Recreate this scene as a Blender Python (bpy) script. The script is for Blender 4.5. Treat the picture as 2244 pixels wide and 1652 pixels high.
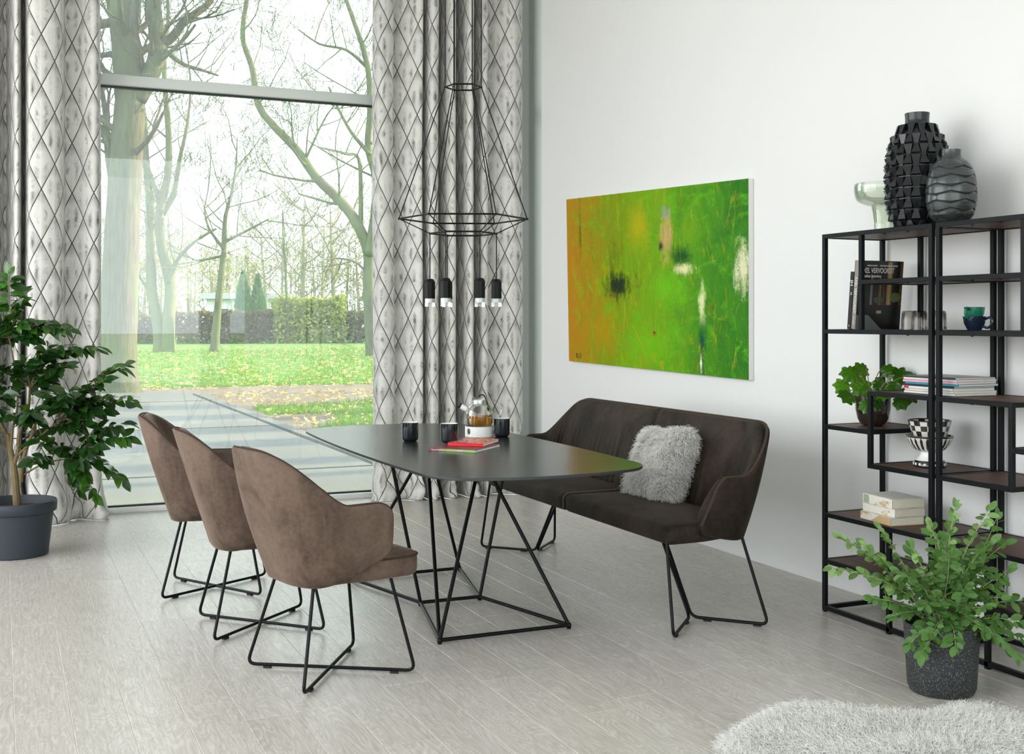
import bpy, bmesh, math, random
import numpy as np
from mathutils import Vector, Matrix, Euler, Quaternion, noise as mnoise

for _o in list(bpy.data.objects):
    bpy.data.objects.remove(_o)
scene = bpy.context.scene
COL = scene.collection
PI = math.pi

# ------------------------------------------------------------------ camera
FPX, CX, CY = 2550.0, 1122.0, 701.0
YAW = math.atan(1122 / 2550)
HC = 1.35
cam_d = bpy.data.cameras.new('camera')
cam_d.sensor_fit = 'HORIZONTAL'
cam_d.sensor_width = 36.0
cam_d.lens = 36.0 * FPX / 2244
cam_d.shift_x = 0.0
cam_d.shift_y = -(826 - CY) / 2244
cam_d.clip_end = 600
cam = bpy.data.objects.new('camera', cam_d)
COL.objects.link(cam)
cam.location = (0, 0, HC)
cam.rotation_euler = (PI / 2, 0, -YAW)
scene.camera = cam
CF = Vector((math.sin(YAW), math.cos(YAW), 0))
CR = Vector((math.cos(YAW), -math.sin(YAW), 0))

# ------------------------------------------------------------------ light
world = bpy.data.worlds.new('world')
scene.world = world
world.use_nodes = True
_bg = world.node_tree.nodes['Background']
_bg.inputs['Color'].default_value = (0.90, 0.97, 1.0, 1)
_bg.inputs['Strength'].default_value = 3.1

sun_d = bpy.data.lights.new('sun', 'SUN')
sun_d.energy = 12.0
sun_d.color = (1.0, 0.72, 0.42)
sun_d.angle = math.radians(0.9)
sun = bpy.data.objects.new('sun', sun_d)
COL.objects.link(sun)
_sd = Vector((-1.0, -0.03, -0.36))
sun.rotation_euler = _sd.to_track_quat('-Z', 'Y').to_euler()
sun.location = (30, 20, 12)

# area lights added for fill just inside the unseen left and rear wall openings
def area(name, loc, target, sx, sy, power, color):
    d = bpy.data.lights.new(name, 'AREA')
    d.shape = 'RECTANGLE'
    d.size, d.size_y = sx, sy
    d.energy = power
    d.color = color
    o = bpy.data.objects.new(name, d)
    COL.objects.link(o)
    o.location = loc
    o.rotation_euler = (Vector(target) - Vector(loc)).to_track_quat('-Z', 'Y').to_euler()
    return o
area('fill_light_left', (-3.85, 5.0, 2.05), (3.8, 5.0, 1.4), 7.2, 3.5, 212, (1.0, 0.985, 0.985))
area('fill_light_rear', (0.0, -2.85, 2.0), (0.6, 5.0, 1.2), 6.5, 3.4, 62, (1.0, 0.98, 0.97))

scene.view_settings.view_transform = 'Standard'
scene.view_settings.look = 'None'
scene.view_settings.gamma = 1.0
scene.view_settings.use_curve_mapping = False
scene.view_settings.exposure = 0.06
scene.cycles.max_bounces = 7
scene.cycles.diffuse_bounces = 3
scene.cycles.glossy_bounces = 4
scene.cycles.transmission_bounces = 8
scene.cycles.transparent_max_bounces = 12
scene.cycles.caustics_reflective = False
scene.cycles.caustics_refractive = False
scene.cycles.sample_clamp_indirect = 8.0
scene.cycles.use_denoising = True
scene.cycles.adaptive_threshold = 0.05

# ------------------------------------------------------------------ helpers
def link(o, parent=None):
    COL.objects.link(o)
    if parent is not None:
        o.parent = parent
    return o

def tag(o, label=None, cat=None, group=None, kind=None):
    if label: o['label'] = label
    if cat: o['category'] = cat
    if group: o['group'] = group
    if kind: o['kind'] = kind
    return o

def empty(name, loc=(0, 0, 0), rz=0.0):
    o = bpy.data.objects.new(name, None)
    o.empty_display_size = 0.05
    COL.objects.link(o)
    o.location = loc
    o.rotation_euler = (0, 0, rz)
    return o

def mk(name, verts, faces, mat, parent=None, smooth=True, uvs=None, loc=None, rot=None, mats=None, midx=None):
    me = bpy.data.meshes.new(name)
    me.from_pydata([tuple(v) for v in verts], [], faces)
    if uvs is not None:
        uvl = me.uv_layers.new(name='UVMap')
        flat = np.empty((len(me.loops), 2), dtype=np.float32)
        vi = np.empty(len(me.loops), dtype=np.int32)
        me.loops.foreach_get('vertex_index', vi)
        flat[:] = np.asarray(uvs, dtype=np.float32)[vi]
        uvl.data.foreach_set('uv', flat.ravel())
    if mats:
        for m in mats: me.materials.append(m)
        if midx is not None:
            me.polygons.foreach_set('material_index', midx)
    elif mat:
        me.materials.append(mat)
    if smooth:
        me.polygons.foreach_set('use_smooth', [True] * len(me.polygons))
    me.update()
    o = bpy.data.objects.new(name, me)
    if loc is not None: o.location = loc
    if rot is not None: o.rotation_euler = rot
    return link(o, parent)

def sharp(o, deg=35):
    """smooth shading with sharp edges over an angle"""
    me = o.data
    bm = bmesh.new(); bm.from_mesh(me)
    a = math.radians(deg)
    for e in bm.edges:
        if len(e.link_faces) == 2:
            e.smooth = e.calc_face_angle(0) < a
    bm.to_mesh(me); bm.free()
    return o

def fixn(o):
    bm = bmesh.new(); bm.from_mesh(o.data)
    bmesh.ops.recalc_face_normals(bm, faces=bm.faces)
    bm.to_mesh(o.data); bm.free()
    return o

def boxv(c, s):
    x, y, z = c; a, b, d = s[0] / 2, s[1] / 2, s[2] / 2
    v = [(x + i * a, y + j * b, z + k * d) for i in (-1, 1) for j in (-1, 1) for k in (-1, 1)]
    f = [(0, 1, 3, 2), (4, 6, 7, 5), (0, 4, 5, 1), (2, 3, 7, 6), (0, 2, 6, 4), (1, 5, 7, 3)]
    return v, f

def box(name, c, s, mat, parent=None, bevel=0.0, seg=2, rz=0.0):
    """box with its own origin at its centre"""
    bm = bmesh.new()
    v, f = boxv((0, 0, 0), s)
    vs = [bm.verts.new(p) for p in v]
    for q in f: bm.faces.new([vs[i] for i in q])
    if bevel > 0:
        bmesh.ops.bevel(bm, geom=list(bm.edges), offset=bevel, segments=seg, affect='EDGES', profile=0.5)
    bmesh.ops.recalc_face_normals(bm, faces=bm.faces)
    me = bpy.data.meshes.new(name); bm.to_mesh(me); bm.free()
    me.materials.append(mat)
    o = bpy.data.objects.new(name, me)
    o.location = c; o.rotation_euler = (0, 0, rz)
    link(o, parent)
    if bevel > 0 and seg > 1:
        me.polygons.foreach_set('use_smooth', [True] * len(me.polygons)); sharp(o, 25)
    return o

class MB:
    """collects raw geometry for ONE mesh"""
    def __init__(self): self.v = []; self.f = []
    def add(self, v, f):
        n = len(self.v); self.v += [tuple(p) for p in v]; self.f += [tuple(i + n for i in q) for q in f]
    def box(self, c, s): self.add(*boxv(c, s))
    def tube(self, pts, r, seg=10, closed=False, caps=True):
        self.add(*tubev(pts, r, seg, closed, caps))
    def lathe(self, prof, seg=32, c=(0, 0, 0), caps=False):
        self.add(*lathev(prof, seg, c))
    def build(self, name, mat, parent=None, smooth=True, deg=35, **k):
        o = mk(name, self.v, self.f, mat, parent, smooth, **k)
        fixn(o)
        if smooth and deg: sharp(o, deg)
        return o

def tubev(pts, r, seg=10, closed=False, caps=True):
    P = [Vector(p) for p in pts]; n = len(P)
    rr = list(r) if hasattr(r, '__len__') else [r] * n
    T = []
    for i in range(n):
        if closed: t = (P[(i + 1) % n] - P[i]).normalized() + (P[i] - P[i - 1]).normalized()
        elif i == 0: t = P[1] - P[0]
        elif i == n - 1: t = P[-1] - P[-2]
        else: t = (P[i + 1] - P[i]).normalized() + (P[i] - P[i - 1]).normalized()
        if t.length < 1e-9: t = Vector((0, 0, 1))
        T.append(t.normalized())
    up = Vector((0, 0, 1)) if abs(T[0].z) < 0.9 else Vector((1, 0, 0))
    N = T[0].cross(up).normalized()
    V = []; F = []
    for i in range(n):
        if i > 0:
            q = T[i - 1].rotation_difference(T[i]); N = (q @ N).normalized()
            N = (N - T[i] * N.dot(T[i])).normalized()
        B = T[i].cross(N)
        s = 1.0
        for k in range(seg):
            a = 2 * PI * k / seg
            V.append(P[i] + (N * math.cos(a) + B * math.sin(a)) * rr[i] * s)
    m = n if closed else n - 1
    for i in range(m):
        j = (i + 1) % n
        for k in range(seg):
            l = (k + 1) % seg
            F.append((i * seg + k, i * seg + l, j * seg + l, j * seg + k))
    if caps and not closed:
        F.append(tuple(range(seg - 1, -1, -1))); F.append(tuple((n - 1) * seg + k for k in range(seg)))
    return V, F

def lathev(prof, seg=32, c=(0, 0, 0)):
    V = []; F = []
    for (r, z) in prof:
        for k in range(seg):
            a = 2 * PI * k / seg
            V.append((c[0] + r * math.cos(a), c[1] + r * math.sin(a), c[2] + z))
    n = len(prof)
    for i in range(n - 1):
        for k in range(seg):
            l = (k + 1) % seg
            F.append((i * seg + k, i * seg + l, (i + 1) * seg + l, (i + 1) * seg + k))
    if prof[0][0] > 1e-6: F.append(tuple(range(seg - 1, -1, -1)))
    if prof[-1][0] > 1e-6: F.append(tuple((n - 1) * seg + k for k in range(seg)))
    return V, F

def smoothp(prof, sub=5):
    q = catmull([(r, 0, z) for r, z in prof], sub)
    return [(max(0.0, p.x), p.z) for p in q]

def lathe(name, prof, mat, parent=None, seg=40, loc=None, deg=40, cap=True):
    V, F = lathev(prof, seg)
    if not cap:
        F = [f for f in F if len(f) == 4]
    o = mk(name, V, F, mat, parent, True, loc=loc)
    fixn(o); sharp(o, deg)
    return o

def fillet(pts, rad, seg=6, closed=False):
    P = [Vector(p) for p in pts]; n = len(P); out = []
    for i in range(n):
        if not closed and i in (0, n - 1): out.append(P[i]); continue
        a, b, c = P[i - 1], P[i], P[(i + 1) % n]
        u = (a - b); w = (c - b)
        d = min(rad, u.length * 0.45, w.length * 0.45)
        p = b + u.normalized() * d; q = b + w.normalized() * d
        for k in range(seg + 1):
            t = k / seg
            out.append(p * (1 - t) ** 2 + b * 2 * t * (1 - t) + q * t * t)
    return out

def catmull(pts, sub):
    P = [Vector(p) for p in pts]; n = len(P); out = []
    for i in range(n - 1):
        p0 = P[max(i - 1, 0)]; p1 = P[i]; p2 = P[i + 1]; p3 = P[min(i + 2, n - 1)]
        for k in range(sub):
            t = k / sub
            out.append(0.5 * ((2 * p1) + (p2 - p0) * t + (2 * p0 - 5 * p1 + 4 * p2 - p3) * t * t + (3 * p1 - p0 - 3 * p2 + p3) * t ** 3))
    out.append(P[-1])
    return out

def sstep(a, b, x):
    t = min(1.0, max(0.0, (x - a) / (b - a))); return t * t * (3 - 2 * t)

def lerp(a, b, t): return a + (b - a) * t

def text(name, body, size, mat, parent, loc, rot, extrude=0.0003, align='LEFT', sx=1.0):
    cu = bpy.data.curves.new(name, 'FONT')
    cu.body = body; cu.size = size; cu.extrude = extrude; cu.align_x = align; cu.align_y = 'CENTER'
    cu.resolution_u = 3
    cu.materials.append(mat)
    tmp = bpy.data.objects.new(name + '_outline', cu)
    COL.objects.link(tmp)
    bpy.context.view_layer.update()
    me = bpy.data.meshes.new_from_object(tmp)
    bpy.data.objects.remove(tmp)
    if not me.materials: me.materials.append(mat)
    o = bpy.data.objects.new(name, me)
    o.location = loc; o.rotation_euler = rot; o.scale = (sx, 1, 1)
    return link(o, parent)

# ------------------------------------------------------------------ materials
class NT:
    def __init__(self, name):
        self.m = bpy.data.materials.new(name); self.m.use_nodes = True
        self.t = self.m.node_tree
        self.b = self.t.nodes['Principled BSDF']; self.out = self.t.nodes['Material Output']
    def n(self, typ, **k):
        x = self.t.nodes.new(typ)
        for a, v in k.items():
            if a.startswith('i_'):
                key = a[2:].replace('_', ' ')
                x.inputs[key].default_value = v
            else: setattr(x, a, v)
        return x
    def l(self, a, b): self.t.links.new(a, b)
    def set(self, **k):
        for a, v in k.items():
            self.b.inputs[a.replace('_', ' ')].default_value = v
        return self
    def math(self, op, a, b=None, c=None, clamp=False):
        x = self.t.nodes.new('ShaderNodeMath'); x.operation = op; x.use_clamp = clamp
        for i, v in enumerate((a, b, c)):
            if v is None: continue
            if isinstance(v, (int, float)): x.inputs[i].default_value = v
            else: self.l(v, x.inputs[i])
        return x.outputs[0]
    def mix(self, fac, a, b, mode='MIX'):
        x = self.t.nodes.new('ShaderNodeMix'); x.data_type = 'RGBA'; x.blend_type = mode
        for s, v in ((x.inputs[0], fac), (x.inputs[6], a), (x.inputs[7], b)):
            if isinstance(v, (int, float)): s.default_value = v
            elif isinstance(v, (tuple, list)): s.default_value = (*v[:3], 1)
            else: self.l(v, s)
        return x.outputs[2]
    def ramp(self, fac, stops, interp='LINEAR'):
        x = self.t.nodes.new('ShaderNodeValToRGB'); r = x.color_ramp; r.interpolation = interp
        while len(r.elements) < len(stops): r.elements.new(0.5)
        for e, (p, c) in zip(r.elements, stops):
            e.position = p; e.color = (*c[:3], 1) if hasattr(c, '__len__') else (c, c, c, 1)
        self.l(fac, x.inputs[0]); return x.outputs[0]
    def noise(self, vec=None, scale=5.0, detail=3.0, rough=0.5, dist=0.0):
        x = self.n('ShaderNodeTexNoise'); x.inputs['Scale'].default_value = scale
        x.inputs['Detail'].default_value = detail; x.inputs['Roughness'].default_value = rough
        x.inputs['Distortion'].default_value = dist
        if vec is not None: self.l(vec, x.inputs['Vector'])
        return x.outputs['Fac']
    def obj(self): return self.n('ShaderNodeTexCoord').outputs['Object']
    def pos(self): return self.n('ShaderNodeNewGeometry').outputs['Position']
    def uv(self): return self.n('ShaderNodeTexCoord').outputs['UV']
    def map(self, vec, scale=(1, 1, 1), loc=(0, 0, 0), rot=(0, 0, 0)):
        x = self.n('ShaderNodeMapping'); self.l(vec, x.inputs[0])
        x.inputs['Scale'].default_value = scale; x.inputs['Location'].default_value = loc; x.inputs['Rotation'].default_value = rot
        return x.outputs[0]
    def bump(self, h, strength=0.3, dist=0.01):
        x = self.n('ShaderNodeBump'); x.inputs['Strength'].default_value = strength; x.inputs['Distance'].default_value = dist
        self.l(h, x.inputs['Height']); self.l(x.outputs[0], self.b.inputs['Normal'])
    def col(self, s): self.l(s, self.b.inputs['Base Color'])
    def rough(self, s): self.l(s, self.b.inputs['Roughness'])

def plain(name, c, rough=0.5, metal=0.0, var=0.0, vscale=8.0, bump=0.0, bscale=40.0, spec=0.5, coat=0.0, sheen=0.0, trans=0.0, ior=1.45):
    t = NT(name)
    t.set(Base_Color=(*c, 1), Roughness=rough, Metallic=metal)
    t.b.inputs['Specular IOR Level'].default_value = spec
    t.b.inputs['Coat Weight'].default_value = coat
    t.b.inputs['Sheen Weight'].default_value = sheen
    t.b.inputs['Transmission Weight'].default_value = trans
    t.b.inputs['IOR'].default_value = ior
    if var > 0:
        f = t.noise(t.obj(), vscale, 4)
        t.col(t.mix(f, tuple(x * (1 - var) for x in c), tuple(min(1, x * (1 + var)) for x in c)))
    if bump > 0:
        t.bump(t.noise(t.obj(), bscale, 4), bump, 0.004)
    return t.m

M = {}
M['wall'] = plain('wall_paint', (0.80, 0.805, 0.795), 0.75, bump=0.03, bscale=120)
M['ceiling'] = plain('ceiling_paint', (0.85, 0.85, 0.84), 0.8, bump=0.03, bscale=90)
M['frame_grey'] = plain('window_frame_paint', (0.66, 0.70, 0.67), 0.45, var=0.04, vscale=3)
M['frame_dark'] = plain('gasket', (0.02, 0.022, 0.022), 0.5, var=0.1)
M['blackmetal'] = plain('powder_coated_steel', (0.0040, 0.0045, 0.005), 0.42, metal=0.0, bump=0.05, bscale=300, spec=0.2)
M['shelfmetal'] = plain('raw_black_steel', (0.0045, 0.0055, 0.0065), 0.40, var=0.5, vscale=14, bump=0.12, bscale=60, spec=0.2)
M['glide'] = plain('plastic_glide', (0.008, 0.008, 0.008), 0.6, var=0.1)

def velvet(name, dark, light, sheen=0.6, tint=(0.8, 0.7, 0.6)):
    t = NT(name)
    o = t.obj()
    f = t.noise(t.map(o, (1.0, 1.0, 0.6)), 5.0, 5, 0.6, 0.8)
    g = t.noise(o, 55, 3, 0.6)
    k = t.math('ADD', t.math('MULTIPLY', f, 0.75), t.math('MULTIPLY', g, 0.25))
    t.col(t.ramp(k, [(0.36, dark), (0.62, light)]))
    t.set(Roughness=0.78)
    t.b.inputs['Specular IOR Level'].default_value = 0.25
    t.b.inputs['Sheen Weight'].default_value = sheen
    t.b.inputs['Sheen Roughness'].default_value = 0.35
    t.b.inputs['Sheen Tint'].default_value = (*tint, 1)
    t.bump(t.noise(o, 420, 2), 0.12, 0.002)
    return t.m
M['velvet'] = velvet('taupe_velvet', (0.056, 0.036, 0.026), (0.148, 0.102, 0.076), 0.25, (0.95, 0.74, 0.60))
M['velvet_dark'] = velvet('dark_brown_velvet', (0.0070, 0.0054, 0.0042), (0.038, 0.0260, 0.0180), 0.10, (0.42, 0.32, 0.24))
M['piping'] = plain('velvet_piping', (0.050, 0.034, 0.026), 0.85, var=0.2, vscale=30, spec=0.2)
M['piping_bench'] = plain('brown_velvet_piping', (0.060, 0.042, 0.031), 0.85, var=0.2, vscale=30, spec=0.2)
M['piping_dark'] = plain('dark_velvet_piping', (0.04, 0.031, 0.025), 0.8, var=0.2, vscale=30, sheen=0.4)

def floor_mat():
    t = NT('limed_oak')
    p = t.pos()
    rnd = t.n('ShaderNodeObjectInfo').outputs['Random']
    off = t.n('ShaderNodeCombineXYZ'); t.l(t.math('MULTIPLY', rnd, 37.0), off.inputs[0]); t.l(t.math('MULTIPLY', rnd, 91.0), off.inputs[1])
    av = t.n('ShaderNodeVectorMath', operation='ADD'); t.l(p, av.inputs[0]); t.l(off.outputs[0], av.inputs[1])
    v = av.outputs[0]
    st = t.map(v, (8.5, 1.7, 1.0))
    ring = t.noise(st, 1.0, 2.0, 0.45, 1.3)
    cath = t.math('FRACT', t.math('MULTIPLY', ring, 17.0))
    line = t.math('SUBTRACT', 1.0, t.math('MULTIPLY', t.math('ABSOLUTE', t.math('SUBTRACT', cath, 0.5)), 2.0))
    line = t.math('POWER', line, 1.6)
    fine = t.noise(t.map(v, (95, 6.0, 1)), 1.0, 3, 0.6)
    big = t.noise(t.map(v, (3, 0.8, 1)), 1.0, 3, 0.55)
    c = t.ramp(big, [(0.25, (0.485, 0.455, 0.410)), (0.75, (0.575, 0.548, 0.508))])
    c = t.mix(t.math('MULTIPLY', line, 0.55), c, (0.76, 0.74, 0.70))
    c = t.mix(t.math('MULTIPLY', t.math('SUBTRACT', fine, 0.42, clamp=True), 1.9, clamp=True), c, (0.35, 0.315, 0.275))
    hsv = t.n('ShaderNodeHueSaturation'); t.l(c, hsv.inputs['Color'])
    t.l(t.math('ADD', t.math('MULTIPLY', rnd, 0.05), 0.965), hsv.inputs['Value'])
    t.col(hsv.outputs[0])
    t.rough(t.math('ADD', t.math('MULTIPLY', fine, 0.16), 0.22))
    t.b.inputs['Specular IOR Level'].default_value = 0.5
    t.bump(t.math('ADD', fine, t.math('MULTIPLY', line, 0.5)), 0.10, 0.002)
    return t.m
M['floor'] = floor_mat()
M['subfloor'] = plain('floor_joint', (0.62, 0.58, 0.52), 0.7, var=0.1)

def shelfwood():
    t = NT('reclaimed_wood')
    p = t.pos()
    f = t.noise(t.map(p, (60, 5, 30)), 1.0, 4, 0.6, 0.6)
    g = t.noise(p, 5, 3)
    c = t.ramp(f, [(0.25, (0.035, 0.018, 0.012)), (0.5, (0.11, 0.052, 0.034)), (0.75, (0.24, 0.13, 0.085))])
    t.col(t.mix(t.math('MULTIPLY', g, 0.5), c, (0.07, 0.035, 0.025)))
    t.set(Roughness=0.55); t.bump(f, 0.2, 0.003)
    return t.m
M['wood'] = shelfwood()

def glass_pane():
    t = NT('window_glass')
    tr = t.n('ShaderNodeBsdfTransparent'); tr.inputs[0].default_value = (0.97, 1.0, 0.985, 1)
    gl = t.n('ShaderNodeBsdfGlossy'); gl.inputs['Roughness'].default_value = 0.01; gl.inputs[0].default_value = (1, 1, 1, 1)
    tl = t.n('ShaderNodeBsdfTranslucent'); tl.inputs[0].default_value = (0.86, 0.96, 0.97, 1)
    fr = t.n('ShaderNodeFresnel'); fr.inputs[0].default_value = 1.5
    m1 = t.n('ShaderNodeMixShader'); m2 = t.n('ShaderNodeMixShader')
    veil = t.noise(t.map(t.pos(), (1.2, 1, 0.35)), 1.3, 4, 0.55, 0.6)  # milky veil mixed into the pane stands in for glare and haze
    t.l(t.math('MULTIPLY', t.math('ADD', t.math('MULTIPLY', veil, 0.18), -0.02, clamp=True), 0.9), m1.inputs[0])
    t.l(tr.outputs[0], m1.inputs[1]); t.l(tl.outputs[0], m1.inputs[2])
    t.l(t.math('MULTIPLY', fr.outputs[0], 1.1), m2.inputs[0]); t.l(m1.outputs[0], m2.inputs[1]); t.l(gl.outputs[0], m2.inputs[2])
    t.l(m2.outputs[0], t.out.inputs[0])
    return t.m
M['pane'] = glass_pane()

def clear_glass(name, tint, ior=1.45, rough=0.0):
    t = NT(name)
    tr = t.n('ShaderNodeBsdfTransparent'); tr.inputs[0].default_value = (*tint, 1)
    gl = t.n('ShaderNodeBsdfGlossy'); gl.inputs['Roughness'].default_value = max(rough, 0.02); gl.inputs[0].default_value = (1, 1, 1, 1)
    lw = t.n('ShaderNodeLayerWeight'); lw.inputs['Blend'].default_value = 0.35
    m = t.n('ShaderNodeMixShader')
    f = t.noise(t.obj(), 9, 2)
    t.l(t.math('MULTIPLY', lw.outputs['Fresnel'], t.math('ADD', t.math('MULTIPLY', f, 0.15), 0.55)), m.inputs[0])
    # edge of the wall of the vessel absorbs more light than its middle
    ed = t.mix(t.math('POWER', lw.outputs['Facing'], 2.5), tint, tuple(x ** 3 * 0.72 for x in tint))
    t.l(ed, tr.inputs[0])
    t.l(tr.outputs[0], m.inputs[1]); t.l(gl.outputs[0], m.inputs[2])
    t.l(m.outputs[0], t.out.inputs[0])
    return t.m
M['smoke_glass'] = clear_glass('smoked_tumbler_glass', (0.88, 0.865, 0.845))
M['green_glass'] = clear_glass('pale_green_glass', (0.915, 0.945, 0.895))
M['tea_glass'] = clear_glass('teapot_glass', (0.96, 0.97, 0.96))
M['lamp_glass'] = clear_glass('lamp_glass', (0.93, 0.95, 0.94))
M['tea'] = plain('tea', (0.62, 0.25, 0.012), 0.05, var=0.1, vscale=12, trans=0.75, ior=1.33)
M['white_ceramic'] = plain('white_ceramic', (0.84, 0.85, 0.83), 0.22, var=0.02, coat=0.2)
M['black_glaze'] = plain('black_glaze', (0.010, 0.014, 0.017), 0.10, var=0.3, vscale=10, coat=0.6)
M['brown_glaze'] = plain('dark_brown_glaze', (0.028, 0.020, 0.014), 0.12, var=0.3, vscale=10, coat=0.6)
M['black_rubber'] = plain('black_rubber', (0.008, 0.008, 0.009), 0.5, var=0.1)
M['steel'] = plain('brushed_steel', (0.62, 0.63, 0.62), 0.25, metal=1.0, var=0.05, vscale=20)

def tabletop_mat():
    t = NT('fenix_laminate')
    t.set(Base_Color=(0.020, 0.020, 0.019, 1), Roughness=0.30)
    t.b.inputs['Specular IOR Level'].default_value = 0.42
    n = t.noise(t.obj(), 900, 2)
    t.col(t.mix(n, (0.009, 0.0095, 0.009), (0.017, 0.017, 0.016)))
    t.rough(t.math('ADD', t.math('MULTIPLY', t.noise(t.obj(), 5, 3), 0.05), 0.205))
    t.bump(n, 0.06, 0.0005)
    return t.m
M['tabletop'] = tabletop_mat()
M['table_edge'] = plain('table_edge', (0.016, 0.020, 0.022), 0.4, var=0.1)

def curtain_mat():
    t = NT('quilted_curtain')
    u = t.uv()
    sp = t.n('ShaderNodeSeparateXYZ'); t.l(u, sp.inputs[0])
    U, V = sp.outputs[0], sp.outputs[1]
    a = t.math('FRACT', t.math('ADD', U, V)); b = t.math('FRACT', t.math('SUBTRACT', U, V))
    da = t.math('MINIMUM', a, t.math('SUBTRACT', 1.0, a)); db = t.math('MINIMUM', b, t.math('SUBTRACT', 1.0, b))
    d = t.math('MINIMUM', da, db)
    # dashed stitch
    dash = t.math('GREATER_THAN', t.math('FRACT', t.math('MULTIPLY', V, 26.0)), 0.12)
    line = t.math('MULTIPLY', t.math('LESS_THAN', d, 0.0195), t.math('ADD', t.math('MULTIPLY', dash, 0.45), 0.55))
    # soft marbled print: grey clouds, denser below the top corner and along the lower sides of each lozenge
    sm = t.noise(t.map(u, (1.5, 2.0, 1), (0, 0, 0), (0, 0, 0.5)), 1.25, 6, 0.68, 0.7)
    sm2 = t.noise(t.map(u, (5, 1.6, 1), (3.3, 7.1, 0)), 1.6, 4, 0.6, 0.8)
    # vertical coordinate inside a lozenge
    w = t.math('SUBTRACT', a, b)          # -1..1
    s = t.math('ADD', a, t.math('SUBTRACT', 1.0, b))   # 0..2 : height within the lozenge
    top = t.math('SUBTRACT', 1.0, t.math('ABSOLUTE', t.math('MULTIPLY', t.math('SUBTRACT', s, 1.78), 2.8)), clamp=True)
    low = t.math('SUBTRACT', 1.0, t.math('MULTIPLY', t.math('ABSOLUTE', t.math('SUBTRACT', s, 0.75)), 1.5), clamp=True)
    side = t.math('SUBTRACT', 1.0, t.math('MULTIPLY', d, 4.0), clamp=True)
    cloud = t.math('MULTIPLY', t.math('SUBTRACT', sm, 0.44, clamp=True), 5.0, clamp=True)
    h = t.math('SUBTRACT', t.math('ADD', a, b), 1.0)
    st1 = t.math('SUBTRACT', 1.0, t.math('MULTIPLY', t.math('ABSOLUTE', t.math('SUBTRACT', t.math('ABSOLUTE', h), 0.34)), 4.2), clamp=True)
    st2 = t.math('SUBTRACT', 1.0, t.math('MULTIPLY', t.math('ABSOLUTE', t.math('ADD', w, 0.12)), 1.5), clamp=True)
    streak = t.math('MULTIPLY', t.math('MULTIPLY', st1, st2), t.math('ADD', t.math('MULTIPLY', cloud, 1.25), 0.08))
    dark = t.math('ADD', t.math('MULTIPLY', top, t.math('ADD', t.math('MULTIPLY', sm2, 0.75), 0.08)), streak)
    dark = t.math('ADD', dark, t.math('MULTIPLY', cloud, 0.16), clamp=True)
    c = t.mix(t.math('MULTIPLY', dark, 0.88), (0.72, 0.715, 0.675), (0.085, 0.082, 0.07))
    c = t.mix(line, c, (0.018, 0.016, 0.014))
    t.col(c)
    t.set(Roughness=0.5)
    t.b.inputs['Specular IOR Level'].default_value = 0.35
    t.b.inputs['Sheen Weight'].default_value = 0.25
    puff = t.math('POWER', t.math('MULTIPLY', d, 2.0, clamp=True), 0.45)
    t.bump(puff, 0.7, 0.022)
    return t.m
M['curtain'] = curtain_mat()

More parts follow.
